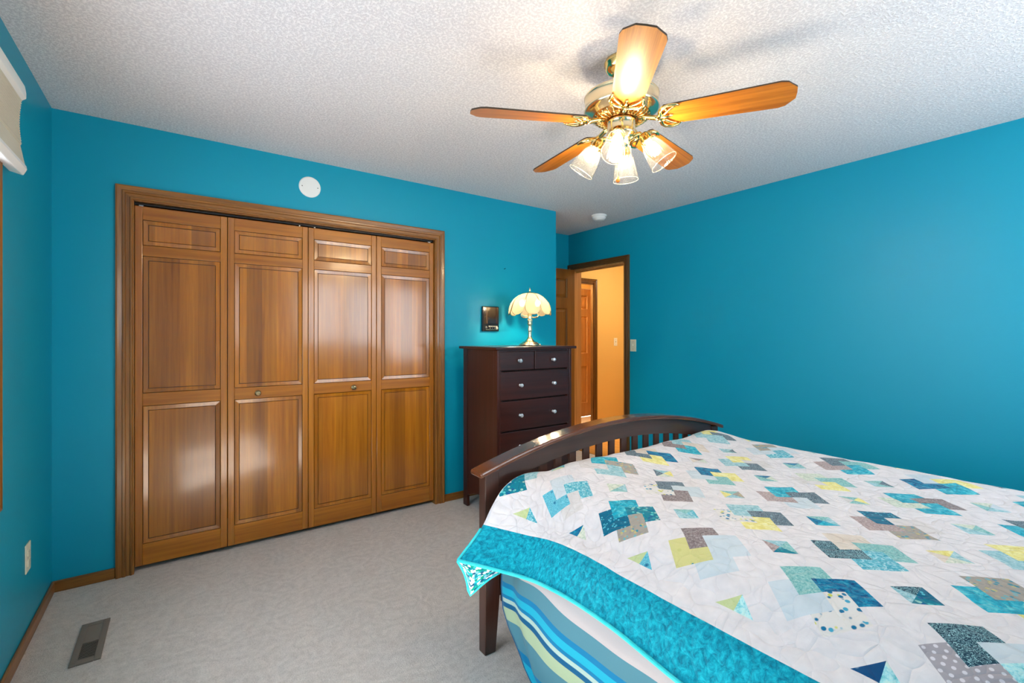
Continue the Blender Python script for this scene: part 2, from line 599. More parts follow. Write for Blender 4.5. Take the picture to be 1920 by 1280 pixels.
BH = 0.058
baseboard('baseboard_left', [(XL, XL + .013, YB, YF, 0, BH)], M['oak_y'], 'low oak baseboard along the teal left wall')
baseboard('baseboard_far_left', [(XL, CX0 - .073, YF - .013, YF, 0, BH)], M['oak_x'], 'short oak baseboard between the corner and closet casing')
baseboard('baseboard_far_right', [(CX1 + .073, XE, YF - .013, YF, 0, BH), (XE, XE + .013, YF - .013, YA, 0, BH)], M['oak_x'], 'oak baseboard behind the dresser')
baseboard('baseboard_right', [(XR - .013, XR, YB, DY0 - .058, 0, BH)], M['oak_y'], 'oak baseboard along the teal right wall')
baseboard('baseboard_back', [(XL, XR, YB, YB + .013, 0, BH)], M['oak_x'], 'oak baseboard behind the headboard')
baseboard('baseboard_hall', [(OX1 + .06, HX1, HY1 - .013, HY1, 0, 0.085)], M['oak_x'], 'oak baseboard along the yellow hall wall')


# ------------------------------------------------------------------ windows
def window(name, face, plane, a0, a1, z0, z1, sign, label, ncol=2):
    """frame, sashes with panes, casing. sign: direction into the room"""
    def bx(u0, u1, d0, d1, zz0, zz1):
        p, q = sorted((plane + sign * d0, plane + sign * d1))
        return (p, q, u0, u1, zz0, zz1) if face == 'x' else (u0, u1, p, q, zz0, zz1)
    fr = struct(name, bm_boxes(bx(a0, a0 + .03, -.14, 0, z0, z1), bx(a1 - .03, a1, -.14, 0, z0, z1), bx(a0, a1, -.14, 0, z0, z0 + .03), bx(a0, a1, -.14, 0, z1 - .03, z1)),
                M['oak'], label, 'window')
    bm = bmesh.new()
    casing_u(bm, a0, a1, z0, z1, 0.065, face, plane, sign, bottom=True)
    obj('window_casing', bm, M['oak'], fr)
    w = (a1 - a0 - .06) / ncol
    for k in range(ncol):
        u0 = a0 + .03 + k * w
        u1 = u0 + w
        sash = obj('sash', bm_boxes(bx(u0, u0 + .045, -.10, -.06, z0 + .03, z1 - .03), bx(u1 - .045, u1, -.10, -.06, z0 + .03, z1 - .03),
                                    bx(u0, u1, -.10, -.06, z0 + .03, z0 + .075), bx(u0, u1, -.10, -.06, z1 - .075, z1 - .03)), M['oak'], fr)
        obj('window_pane', bm_boxes(bx(u0 + .045, u1 - .045, -.082, -.078, z0 + .075, z1 - .075)), M['pane'], sash)
    return fr


window('window_1', 'x', XL, WY0, WY1, WZ0, WZ1, 1, 'oak framed window under the cream shade on the left wall')
window('added_window', 'y', YB, BX0, BX1, BZ0, BZ1, 1, 'added unseen oak framed window behind the bed head, for fill light', 3)

# cellular shade on the left window
SY0, SY1 = 0.42, 2.475
sh = thing('cellular_shade', 'cream pleated cellular shade, half raised, on the left wall window', 'window shade', (XL, (SY0 + SY1) / 2, 1.90))
prof = [(0.0, 2.205), (0.03, 2.235), (0.052, 2.228), (0.056, 2.20), (0.056, 2.18), (0.044, 2.17), (0.0, 2.17)]
bm = prism(bmesh.new(), [(XL + x + .002, z) for x, z in prof], SY0, SY1, 'y')
obj('headrail', bm, M['white'], sh, bevel=0.003)
pts_l, pts_r = [], []
nple = 26
ztop, zbot = 2.17, 1.93
half = []
for k in range(nple * 6 + 1):
    f = k / (nple * 6)
    z = ztop + (zbot - ztop) * f
    # stack of pleats, its open cells loosening towards the bottom
    amp = .0052 * math.sin(PI * (k % 6) / 6) ** .6 * (1 if f < .7 else .12)
    bow = -.006 * math.sin(PI * min(1, f * 1.4)) + .012 * max(0, f - .72) / .28
    half.append((XL + .044 + amp + bow, z))
back = [(XL + .012, z) for x, z in reversed(half[::18])]
bm = prism(bmesh.new(), half + back, SY0 + .01, SY1 - .012, 'y')
obj('pleated_fabric', bm, M['shade_fabric'], sh)
prof = [(0.012, 1.93), (0.058, 1.93), (0.060, 1.915), (0.050, 1.892), (0.012, 1.902)]
bm = prism(bmesh.new(), [(XL + x, z) for x, z in prof], SY0 + .006, SY1, 'y')
obj('bottom_rail', bm, M['white'], sh, bevel=0.003)

# ------------------------------------------------------------------ closet bifold doors
LEAF = [(-0.203, 0.2295), (0.2325, 0.6835), (0.6865, 1.1395), (1.1425, 1.588)]
LZ0, LZ1 = 0.028, 2.006
ROWS = [(0.145, 0.906), (0.976, 1.734), (1.792, 1.932)]
LY = YF + .012                      # front plane of the leaves


def closet_leaf(root, x0, x1):
    sw_ = 0.034
    T = .030
    bm = bm_boxes((x0, x0 + sw_, LY, LY + T, LZ0, LZ1), (x1 - sw_, x1, LY, LY + T, LZ0, LZ1))
    leaf = obj('leaf', bm, M['pine'], root, bevel=0.0025)
    bm = bm_boxes((x0 + sw_, x1 - sw_, LY + .001, LY + T - .001, LZ0, ROWS[0][0]), (x0 + sw_, x1 - sw_, LY + .001, LY + T - .001, ROWS[0][1], ROWS[1][0]),
                  (x0 + sw_, x1 - sw_, LY + .001, LY + T - .001, ROWS[1][1], ROWS[2][0]), (x0 + sw_, x1 - sw_, LY + .001, LY + T - .001, ROWS[2][1], LZ1))
    obj('rail', bm, M['pine_x'], leaf, bevel=0.002)
    for z0, z1 in ROWS:
        bm = bmesh.new()
        u0, u1 = x0 + sw_, x1 - sw_
        # steps inward: (inset, depth behind leaf front, material)
        st = [(0.0, .012, 0), (0.0, .012, 0), (.002, .010, 1), (.003, .003, 0), (.024, .005, 0), (.0245, .009, 1), (.0265, .009, 1), (.028, .004, 2)]
        loops = []
        for ins, d, mi in st:
            loops.append([bm.verts.new(p) for p in ((u0 + ins, LY + d, z0 + ins), (u1 - ins, LY + d, z0 + ins), (u1 - ins, LY + d, z1 - ins), (u0 + ins, LY + d, z1 - ins))])
        for i, (a, b) in enumerate(zip(loops, loops[1:])):
            for k in range(4):
                f = bm.faces.new((a[k], a[(k + 1) % 4], b[(k + 1) % 4], b[k]))
                f.material_index = st[i + 1][2]
        f = bm.faces.new(loops[-1])
        f.material_index = 2
        obj('inset_panel', bm, [M['pine_panel'], M['groove'], M['pine_panel']], leaf)
    return leaf


def pull_knob(root, x, z, y):
    rot = Matrix.Rotation(R(90), 3, 'X')
    bm = bmesh.new()
    lathe(bm, [(0.001, 0), (.017, 0), (.018, .003), (.015, .005), (.008, .007), (.007, .014), (.013, .018), (.015, .023), (.012, .027), (.009, .026), (.005, .0285), (.0005, .029)], (x, y, z), 24, rot)
    return obj('knob', bm, M['brass_dark'], root, smooth=True)


for k, lab in ((0, 'left pair of honey pine bifold closet doors with window glare'), (1, 'right pair of honey pine bifold closet doors beside the dresser')):
    r = thing('bifold_door', lab, 'closet door', ((LEAF[2 * k][0] + LEAF[2 * k + 1][1]) / 2, LY, 0), 'bifold closet doors')
    for q in (0, 1):
        lf = closet_leaf(r, *LEAF[2 * k + q])
    if k == 0:
        pull_knob(r, 0.392, 0.938, LY)
        obj('pivot_pin', bm_boxes((-0.185, -0.165, LY + .008, LY + .022, LZ1, LZ1 + .0075)), M['steel'], r)
        obj('roller_pin', bm_boxes((0.630, 0.638, LY + .008, LY + .022, LZ1, LZ1 + .0075)), M['steel'], r)
    else:
        pull_knob(r, 0.979, 0.935, LY)
        obj('roller_pin', bm_boxes((0.722, 0.730, LY + .008, LY + .022, LZ1, LZ1 + .0075)), M['steel'], r)
        obj('pivot_pin', bm_boxes((1.545, 1.565, LY + .008, LY + .022, LZ1, LZ1 + .0075)), M['steel'], r)
bm = bm_boxes((CX0 + .004, CX1 - .004, LY + .006, LY + .010, CZ - .016, CZ - .004), (CX0 + .004, CX1 - .004, LY + .024, LY + .028, CZ - .016, CZ - .004), (CX0 + .004, CX1 - .004, LY + .006, LY + .028, CZ - .0055, CZ - .004))
tag(obj('closet_track', bm, M['black']), 'dark metal track above the closet doors under the header', 'door track')


# ------------------------------------------------------------------ six panel doors
def six_panel(name, Mx, w, mat, label, knob_side=1, knob=True):
    """leaf standing in local x 0..w, y 0..0.035 (front y=0), z 0.01..2.03, placed by matrix"""
    T = .035
    rows = [(0.228, 0.817), (1.014, 1.597), (1.713, 1.927)]
    s = 0.11
    c0, c1 = w / 2 - .052, w / 2 + .052
    bs = [(0, s, 0, T, .012, 2.03), (w - s, w, 0, T, .012, 2.03), (c0, c1, 0, T, .012, 2.03)]
    zs = [.012] + [z for r_ in rows for z in r_] + [2.03]
    for a, b in zip(zs[::2], zs[1::2]):
        bs += [(s, c0, .0005, T - .0005, a, b), (c1, w - s, .0005, T - .0005, a, b)]
    bm = bm_boxes(*bs)
    bm.transform(Mx)
    d = struct(name, bm, mat, label, 'door')
    for z0, z1 in rows:
        for u0, u1 in ((s, c0), (c1, w - s)):
            bm = bmesh.new()
            for side in (0, 1):
                st = [(0.0, .002), (.010, .012), (.014, .012), (.040, .005)]
                loops = []
                for ins, dep in st:
                    yy = dep if side == 0 else T - dep
                    loops.append([bm.verts.new(p) for p in ((u0 + ins, yy, z0 + ins), (u1 - ins, yy, z0 + ins), (u1 - ins, yy, z1 - ins), (u0 + ins, yy, z1 - ins))])
                for a, b in zip(loops, loops[1:]):
                    for k in range(4):
                        bm.faces.new((a[k], a[(k + 1) % 4], b[(k + 1) % 4], b[k]))
                bm.faces.new(loops[-1])
            bm.transform(Mx)
            obj('raised_panel', bm, mat, d)
    if knob:
        kx = w - .06 if knob_side > 0 else .06
        bm = bmesh.new()
        for sgn, y0 in ((1, 0), (-1, T)):
            rot = Matrix.Rotation(R(90) * sgn, 3, 'X')
            lathe(bm, [(0.001, 0), (.03, 0), (.03, .005), (.012, .01), (.011, .03), (.025, .038), (.028, .05), (.02, .06), (.001, .063)], (kx, y0, .93), 20, rot)
        bm.transform(Mx)
        obj('door_knob', bm, M['brass'], d, smooth=True)
    bm = bmesh.new()
    hx = 0 if knob_side > 0 else w
    for z in (.22, 1.02, 1.82):
        bmh = bmesh.new()
        tube(bmh, [(hx, T + .001, z - .045), (hx, T + .001, z + .045)], .005, 8)
        bmh.transform(Mx)
        obj('hinge', bmh, M['brass_dark'], d)
    bm.free()
    return d


# bedroom door, swung open into the alcove against its back wall
Mx = Matrix.Translation((XR - .006, DY1 - .012, 0)) @ Matrix.Rotation(R(180), 4, 'Z')
Mx = Matrix.Translation((XR - .006, DY1 - .045, 0)) @ Matrix.Scale(-1, 4, (1, 0, 0))
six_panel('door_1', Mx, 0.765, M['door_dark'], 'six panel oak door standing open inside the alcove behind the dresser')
six_panel('door_2', Matrix.Translation((4.99, 5.33, 0)), 0.70, M['door_oak'], 'closed golden oak panelled door at the end of the hall')

# unseen lamp added on the hall ceiling to brighten the hall
hl = thing('hall_fill_light', 'added unseen ceiling light brightening the hall', 'ceiling light', (5.0, 3.6, 2.34))
obj('fill_base', lathe(bmesh.new(), [(0.001, 2.44), (.15, 2.44), (.15, 2.415), (.12, 2.41)], (5.0, 3.6, 0)), M['brass'], hl, smooth=True)
obj('fill_globe', lathe(bmesh.new(), [(.12, 2.412), (.13, 2.39), (.11, 2.36), (.06, 2.34), (.001, 2.335)], (5.0, 3.6, 0)), M['hallfill'], hl, smooth=True)
hl = thing('far_room_fill_light', 'added unseen ceiling light brightening the far panelled door', 'ceiling light', (4.1, 5.05, 2.36))  # second unseen lamp, added to light the far door
obj('fill_base', lathe(bmesh.new(), [(0.001, 2.44), (.11, 2.44), (.11, 2.42), (.09, 2.415)], (4.1, 5.05, 0)), M['brass'], hl, smooth=True)
obj('fill_globe', lathe(bmesh.new(), [(.09, 2.416), (.10, 2.40), (.08, 2.37), (.001, 2.36)], (4.1, 5.05, 0)), M['farfill'], hl, smooth=True)


# ------------------------------------------------------------------ plates, outlet, detector, register
def plate(kind, label, cat, Mx, w, h, mat, parts):
    r = thing(kind, label, cat, Mx.to_translation())
    bm = bm_boxes((-w / 2, w / 2, -.005, 0, -h / 2, h / 2))
    bm.transform(Mx)
    obj('cover_plate', bm, mat, r, bevel=0.003)
    for nm, bs, m in parts:
        for b in bs:
            bm = bm_boxes(b)
            bm.transform(Mx)
            obj(nm, bm, m, r, bevel=0.001)
    return r


tog = lambda x: ('toggle', [(x - .004, x + .004, -.016, -.004, -.004, .012)], M['ivory'])
scr = lambda x: ('screw', [(x - .003, x + .003, -.0062, -.004, z - .003, z + .003) for z in (-.035, .035)], M['screw'])
# local frame: x along wall, y outwards negative, z up
Mr = Matrix.Translation((XR, 3.008, 1.198)) @ Matrix.Rotation(R(-90), 4, 'Z')
plate('light_switch', 'ivory light switch plate on the teal wall right of the doorway', 'light switch', Mr, .072, .117, M['ivory'], [tog(0), scr(0)])
Mh = Matrix.Translation((5.24, HY1, 1.20))
plate('light_switch', 'light switch plate on the yellow hall wall', 'light switch', Mh, .072, .117, M['ivory'], [tog(0), scr(0)])
Ml = Matrix.Translation((XL, 2.787, 0.358)) @ Matrix.Rotation(R(90), 4, 'Z')
rec = [(-.017, .017, -.0075, -.004, z - .014, z + .014) for z in (-.022, .022)]
slots = [(x - .0012, x + .0012, -.0078, -.006, z - .001, z + .008) for z in (-.022, .022) for x in (-.006, .006)]
plate('wall_outlet', 'ivory electrical outlet low on the teal left wall', 'outlet', Ml, .075, .120, M['ivory'], [('receptacle', rec, M['ivory']), ('slot', slots, M['black'])])

r = thing('blank_cover_plate', 'round white blank cover plate above the closet doors', 'cover plate', (0.692, YF, 2.20))
bm = bmesh.new()
rot = Matrix.Rotation(R(90), 3, 'X')
lathe(bm, [(0.0005, .006), (.060, .006), (.066, .004), (.068, 0.0)], (0.692, YF, 2.268), 48, rot)
obj('disc', bm, M['white'], r, smooth=False)
for s in (-1, 1):
    bm = bmesh.new()
    lathe(bm, [(0.0005, .0075), (.003, .0072), (.004, .0055)], (0.692 + s * .048, YF, 2.268), 12, rot)
    obj('screw', bm, M['screw'], r)

r = thing('smoke_detector', 'round white smoke detector on the ceiling near the alcove', 'smoke detector', (3.25, 3.12, 2.39))
obj('base_ring', lathe(bmesh.new(), [(0.001, 2.44), (.072, 2.44), (.072, 2.426), (.066, 2.424)], (3.25, 3.12, 0), 40), M['white'], r)
obj('cover', lathe(bmesh.new(), [(.066, 2.4245), (.064, 2.41), (.056, 2.402), (.052, 2.401), (.05, 2.395), (.03, 2.391), (.001, 2.390)], (3.25, 3.12, 0), 40), M['white'], r, smooth=True)

# floor register
rg = thing('floor_register', 'brown metal floor register set in the carpet near the left wall', 'floor vent', (-0.307, 2.63, 0))
x0, x1, y0, y1 = -0.355, -0.259, 2.468, 2.792
ix0, ix1, iy0, iy1 = x0 + .022, x1 - .022, y0 + .03, y1 - .03
bm = bm_boxes((x0, ix0, y0, y1, 0, .008), (ix1, x1, y0, y1, 0, .008), (ix0, ix1, y0, iy0, 0, .008), (ix0, ix1, iy1, y1, 0, .008), (ix0, ix1, 2.622, 2.632, 0, .008))
obj('frame', bm, M['grey_metal'], rg, bevel=0.002)
obj('duct_shade_plate', bm_boxes((ix0, ix1, iy0, iy1, .0002, .0012)), M['dark'], rg)  # black plate painting in the darkness below the louvers
ns = 11
for k in range(ns):
    y = iy0 + (2.622 - iy0) * (k + .5) / ns
    obj('louver', bm_boxes((ix0, ix1, y - .0016, y + .0016, .006, .0075)), M['grey_metal'], rg)
for k in range(ns):
    y = 2.632 + (iy1 - 2.632) * (k + .5) / ns
    bm = bm_boxes((ix0, ix1, y - .0066, y + .0046, .002, .004))
    bm.transform(Matrix.Translation((0, y, .004)) @ Matrix.Rotation(R(22), 4, 'X') @ Matrix.Translation((0, -y, -.003)))
    obj('louver', bm, M['grey_metal'], rg)

# intercom on the closet wall
ic = thing('wall_intercom', 'black intercom panel on the teal wall left of the lamp', 'intercom', (2.092, YF, 1.33))
ix, iz = 2.092, 1.433
obj('housing', bm_boxes((ix - .081, ix + .081, YF - .022, YF, iz - .103, iz + .103)), M['black'], ic, bevel=0.006)
t = NT('smoked_grille')
v = t.coords('Object', (1, 1, 0.06))
t.color(t.ramp(t.noise(v, 45, 3), [(0.35, lin(20, 12, 9)), (0.7, lin(72, 40, 26))]))
obj('grille', bm_boxes((ix - .070, ix + .072, YF - .026, YF - .021, iz - .040, iz + .095)), t.set(0.14, coat=0.6), ic, bevel=0.002)
for k in range(5):
    obj('button', bm_boxes((ix - .022 + k * .018, ix - .010 + k * .018, YF - .027, YF - .021, iz - .066, iz - .058)), M['ivory'], ic, bevel=0.001)
for k in range(3):
    obj('button', bm_boxes((ix - .012 + k * .022, ix - .004 + k * .022, YF - .026, YF - .021, iz - .080, iz - .074)), M['screw'], ic, bevel=0.001)
rot = Matrix.Rotation(R(90), 3, 'X')
obj('dial', lathe(bmesh.new(), [(0.0005, .012), (.009, .012), (.011, .008), (.012, 0)], (ix - .048, YF - .021, iz - .072), 20, rot), M['screw'], ic, smooth=True)
obj('dial', lathe(bmesh.new(), [(0.0005, .010), (.008, .010), (.010, .006), (.011, 0)], (ix + .058, YF - .021, iz - .076), 20, rot), M['ivory'], ic, smooth=True)
obj('trim_strip', bm_boxes((ix - .050, ix + .068, YF - .024, YF - .021, iz - .091, iz - .088)), M['brass_pale'], ic)
# nail in the wall above
tag(obj('wall_nail', tube(bmesh.new(), [(2.24, YF, 1.86), (2.24, YF - .02, 1.863)], .0028, 8), M['black']), 'tiny dark nail in the teal wall above the intercom', 'nail')

# ------------------------------------------------------------------ dresser
dx0, dx1, dy0, dy1, dz = 1.772, 2.462, 2.655, 3.125, 1.195
dr = thing('dresser', 'tall dark espresso chest of drawers against the teal wall', 'dresser', ((dx0 + dx1) / 2, (dy0 + dy1) / 2, 0))
obj('top', bm_boxes((dx0 - .028, dx1 + .028, dy0 - .03, dy1 + .02, dz, dz + .020)), M['espresso_x'], dr, bevel=0.004)
# left and right sides: posts as stiles with a recessed panel and arched bottom edge
for sx in (dx0, dx1 - .022):
    bm = bm_boxes((sx, sx + .022, dy0, dy0 + .05, 0, dz), (sx, sx + .022, dy1 - .06, dy1, 0, dz))
    arch = [(dy0 + .05, .13), (dy0 + .05, dz), (dy1 - .06, dz), (dy1 - .06, .085)]
    n = 10
    for k in range(1, n):
        f = k / n
        arch.append((dy1 - .06 + (dy0 + .05 - dy1 + .06) * f, .085 + .045 * f + .03 * math.sin(PI * f)))
    prism(bm, arch, sx + .004, sx + .018, 'x')
    obj('side_panel', bm, M['espresso'], dr, bevel=0.003)
obj('front_frame', bm_boxes((dx0 + .022, dx0 + .040, dy0 + .004, dy0 + .03, 0, dz), (dx1 - .040, dx1 - .022, dy0 + .004, dy0 + .03, 0, dz),
                            (dx0 + .04, dx1 - .04, dy0 + .006, dy0 + .03, .10, .165), (dx0 + .04, dx1 - .04, dy0 + .006, dy0 + .03, dz - .014, dz)), M['espresso'], dr, bevel=0.002)
obj('back_panel', bm_boxes((dx0 + .022, dx1 - .022, dy1 - .012, dy1 - .002, .10, dz)), M['espresso'], dr)
obj('carcass_interior', bm_boxes((dx0 + .022, dx1 - .022, dy0 + .04, dy1 - .014, .12, dz - .002)), M['dark'], dr)


def dresser_drawer(x0, x1, z0, z1, knobs):
    d = obj('drawer', bm_boxes((x0, x1, dy0 - .004, dy0 + .016, z0, z1)), M['espresso_x'], dr, bevel=0.004)
    for kx in knobs:
        rot = Matrix.Rotation(R(90), 3, 'X')
        bm = bmesh.new()
        lathe(bm, [(0.0005, 0), (.010, 0), (.010, .003), (.005, .005), (.005, .012), (.012, .018), (.0145, .024), (.012, .030), (.006, .033), (.0005, .0335)], (kx, dy0 - .004, (z0 + z1) / 2), 10, rot)
        obj('knob', bm, M['crystal'], d)


lx0, lx1 = dx0 + .016, dx1 - .030
mid = 2.097
dresser_drawer(lx0 + .005, mid - .003, 1.050, 1.183, [(lx0 + mid) / 2 + .012])
dresser_drawer(mid + .003, lx1, 1.050, 1.183, [(mid + lx1) / 2])
zt = 1.041
for hgt in (.198, .208, .212, .218):
    dresser_drawer(lx0 + .005, lx1, zt - hgt, zt, [1.963, 2.27])
    zt -= hgt + .009

# ------------------------------------------------------------------ table lamp
LX, LYY, LZ = 2.245, 2.90, 1.2155
lm = thing('table_lamp', 'brass table lamp with scalloped cream glass shade on the dresser', 'lamp', (LX, LYY, LZ))
c = (LX, LYY, LZ)
obj('base', lathe(bmesh.new(), [(0.001, 0), (.086, 0), (.088, .006), (.084, .013), (.070, .018), (.062, .026), (.056, .030), (.040, .036), (.030, .046), (.022, .054), (.017, .060)], c, 48), M['brass_pale'], lm, smooth=True)
st = [(.017, .060), (.020, .064), (.013, .070), (.016, .078), (.012, .084), (.016, .092), (.012, .098), (.015, .110), (.018, .130), (.013, .150), (.019, .166), (.021, .176), (.015, .184), (.020, .192), (.020, .202), (.014, .210), (.018, .222), (.017, .240), (.012, .250)]
obj('stem', lathe(bmesh.new(), st, c, 32), M['brass_pale'], lm, smooth=True)
for k in range(2):
    s = -1 if k else 1
    ax = Vector((math.cos(R(-35)), math.sin(R(-35)), 0))
    pts = [Vector(c) + ax * s * d + Vector((0, 0, z)) for d, z in ((.012, .222), (.045, .221), (.062, .226), (.068, .240), (.066, .262), (.062, .275))]
    a = obj('arm', tube(bmesh.new(), pts, .006, 10), M['brass_pale'], lm, smooth=True)
    obj('socket', lathe(bmesh.new(), [(.001, 0), (.014, .002), (.015, .03), (.012, .034)], pts[-1], 16), M['brass_pale'], a, smooth=True)
    obj('bulb', lathe(bmesh.new(), [(.010, .034), (.015, .046), (.019, .062), (.014, .078), (.001, .086)], pts[-1], 16), M['lampbulb'], a, smooth=True)
obj('shade_rod', tube(bmesh.new(), [Vector(c) + Vector((0, 0, .25)), Vector(c) + Vector((0, 0, .425))], .004, 8), M['brass_pale'], lm)
# glass petals: curved panels tapering to the cap, round scalloped lower ends, small gaps between
NP = 8
SR = .168
for k in range(NP):
    bm = bmesh.new()
    a0 = 2 * PI * (k + 0.35) / NP
    nu, nv = 12, 14
    grid = []
    for j in range(nv + 1):
        f = j / nv
        row = []
        for i in range(nu + 1):
            u = i / nu * 2 - 1
            # scalloped lower end
            fl = f * (1 - .16 * abs(u) ** 2.6)
            th = R(16) + (R(93) - R(16)) * fl
            rr = SR * math.sin(th) ** 0.92
            z = .235 + .176 * (math.cos(th * .98) + .045) / 1.01
            half = PI / NP * (.95 if fl < .55 else .95 - .09 * ((fl - .55) / .45))
            ang = a0 + u * half
            bulge = 1 + .035 * (1 - u * u) * math.sin(PI * min(1, fl))
            row.append(bm.verts.new((c[0] + rr * bulge * math.cos(ang), c[1] + rr * bulge * math.sin(ang), c[2] + z)))
        grid.append(row)
    for j in range(nv):
        for i in range(nu):
            bm.faces.new((grid[j][i], grid[j][i + 1], grid[j + 1][i + 1], grid[j + 1][i]))
    edge = [grid[j][0].co.copy() for j in range(nv + 1)] + [grid[nv][i].co.copy() for i in range(1, nu + 1)] + [grid[j][nu].co.copy() for j in range(nv, -1, -1)]
    g = obj('shade_panel', bm, M['lamp_glass'], lm, smooth=True)
    obj('metal_edge', tube(bmesh.new(), edge, .0022, 6), M['brass_dark'], g, smooth=True)
    for i in (3, 9):
        bm = bmesh.new()
        bmesh.ops.create_uvsphere(bm, u_segments=8, v_segments=6, radius=.0035, matrix=Matrix.Translation(edge[nv + i]))
        obj('rivet', bm, M['brass_dark'], g)
obj('finial', lathe(bmesh.new(), [(.055, .404), (.052, .412), (.030, .420), (.010, .424), (.006, .430), (.009, .437), (.006, .446), (.002, .456), (.0005, .460)], c, 24), M['brass_pale'], lm, smooth=True)

# ------------------------------------------------------------------ ceiling fan
FX, FY = 1.496, 1.31
fan = thing('ceiling_fan', 'brass ceiling fan with five golden oak blades and four lit glass shades', 'ceiling fan', (FX, FY, 2.03))
fc = (FX, FY, 0)
obj('canopy', lathe(bmesh.new(), [(.001, 2.44), (.066, 2.44), (.070, 2.430), (.070, 2.422), (.064, 2.416), (.064, 2.402), (.052, 2.392), (.034, 2.386), (.020, 2.384)], fc, 40), M['brass'], fan, smooth=True)
obj('downrod', lathe(bmesh.new(), [(.016, 2.40), (.016, 2.345), (.030, 2.342), (.040, 2.335), (.040, 2.325), (.030, 2.318)], fc, 24), M['brass'], fan, smooth=True)
mot = obj('motor_housing', lathe(bmesh.new(), [(.030, 2.325), (.060, 2.315), (.110, 2.302), (.140, 2.294), (.150, 2.288), (.153, 2.284), (.150, 2.280), (.148, 2.240), (.152, 2.236), (.154, 2.230), (.146, 2.222), (.128, 2.212), (.118, 2.206)], fc, 64), M['brass_pale'], fan, smooth=True)
obj('flywheel', lathe(bmesh.new(), [(.118, 2.206), (.110, 2.197), (.085, 2.190), (.066, 2.188), (.055, 2.190), (.001, 2.192)], fc, 64), M['brass_red'], fan, smooth=True)
# fluted brass ribs under the housing
bm = bmesh.new()
for k in range(30):
    a = 2 * PI * k / 30
    d = Vector((math.cos(a), math.sin(a), 0))
    tube(bm, [Vector((FX, FY, 0)) + d * r_ + Vector((0, 0, z)) for r_, z in ((.070, 2.187), (.092, 2.189), (.116, 2.202))], [.003, .0042, .003], 6)
obj('fluting', bm, M['brass'], mot, smooth=True)
BR = 0.63
PITCH = -12.0
for k in range(5):
    az = R(11.5 + 72 * k)
    Mb = Matrix.Translation((FX, FY, 2.184)) @ Matrix.Rotation(az, 4, 'Z') @ Matrix.Rotation(R(1.2), 4, 'Y')
    Mp = Mb @ Matrix.Rotation(R(PITCH), 4, 'X')
    # outline in local x (out) y (across)
    out = [(.165, -.048), (.175, -.058), (.30, -.062), (.575, -.071), (.598, -.064), (BR - .002, -.030), (BR, 0), (BR - .002, .030), (.598, .064), (.575, .071), (.30, .062), (.175, .058), (.165, .048)]
    bm = bmesh.new()
    T = .006
    top = [bm.verts.new((x, y, T / 2)) for x, y in out]
    bot = [bm.verts.new((x, y, -T / 2)) for x, y in out]
    bm.faces.new(top)
    bm.faces.new(list(reversed(bot)))
    n = len(out)
    for i in range(n):
        f = bm.faces.new((bot[i], bot[(i + 1) % n], top[(i + 1) % n], top[i]))
        f.material_index = 1
    uvl = bm.loops.layers.uv.new('UVMap')
    for f in bm.faces:
        for lp in f.loops:
            lp[uvl].uv = (lp.vert.co.x + k * 3.1, lp.vert.co.y + k * .77)
    bm.transform(Mp)
    bl = obj('blade', bm, [M['blade'], M['blade_edge']], fan)
    # ornate blade iron: arm from the flywheel that forks into a scrolled crescent under the blade
    bm = bmesh.new()
    z = -.010
    tube(bm, [Mb @ Vector(p) for p in ((.075, 0, .010), (.105, 0, .002), (.135, 0, -.006), (.165, 0, -.010))], [.013, .010, .010, .012], 8)
    for s in (-1, 1):
        tube(bm, [Mp @ Vector(p) for p in ((.150, 0, z), (.158, s * .020, z), (.160, s * .040, z), (.172, s * .056, z), (.196, s * .064, z), (.222, s * .060, z + .002), (.235, s * .052, z + .004))], [.009, .009, .008, .008, .007, .005, .002], 8)
        tube(bm, [Mp @ Vector(p) for p in ((.160, s * .012, z), (.176, s * .020, z), (.190, s * .034, z), (.205, s * .046, z + .001), (.222, s * .056, z + .003))], [.006, .006, .005, .004, .002], 6)
    tube(bm, [Mp @ Vector(p) for p in ((.158, 0, z), (.180, 0, z), (.204, 0, z + .002))], [.009, .007, .003], 8)
    # thin plate between the scrolls
    obj('blade_iron', bm, M['brass'], bl, smooth=True)
    for q in range(3):
        yy = (-.034, 0, .034)[q]
        bm = bmesh.new()
        bmesh.ops.create_uvsphere(bm, u_segments=10, v_segments=6, radius=.006, matrix=Mp @ Matrix.Translation((.182 if q != 1 else .196, yy, -.005)) @ Matrix.Scale(.5, 4, (0, 0, 1)))
        obj('screw', bm, M['brass'], bl, smooth=True)
sw = obj('switch_housing', lathe(bmesh.new(), [(.040, 2.192), (.056, 2.188), (.060, 2.182), (.057, 2.178), (.057, 2.136), (.060, 2.132), (.058, 2.126), (.044, 2.116), (.036, 2.108), (.036, 2.092), (.024, 2.082), (.010, 2.076), (.001, 2.075)], fc, 40), M['brass_pale'], fan, smooth=True)
# pull chain with a wooden ball
cp = Vector((FX + .002, FY + .020, 0))
bm = bmesh.new()
for i in range(26):
    bmesh.ops.create_uvsphere(bm, u_segments=6, v_segments=4, radius=.0022, matrix=Matrix.Translation(cp + Vector((0, 0, 2.082 - i * .0047))))
ch = obj('pull_chain', bm, M['brass'], sw)
bm = bmesh.new()
lathe(bm, [(.0005, 1.965), (.004, 1.962), (.008, 1.954), (.009, 1.948), (.007, 1.940), (.0005, 1.936)], cp, 14)
obj('chain_ball', bm, M['blade'], sw, smooth=True)
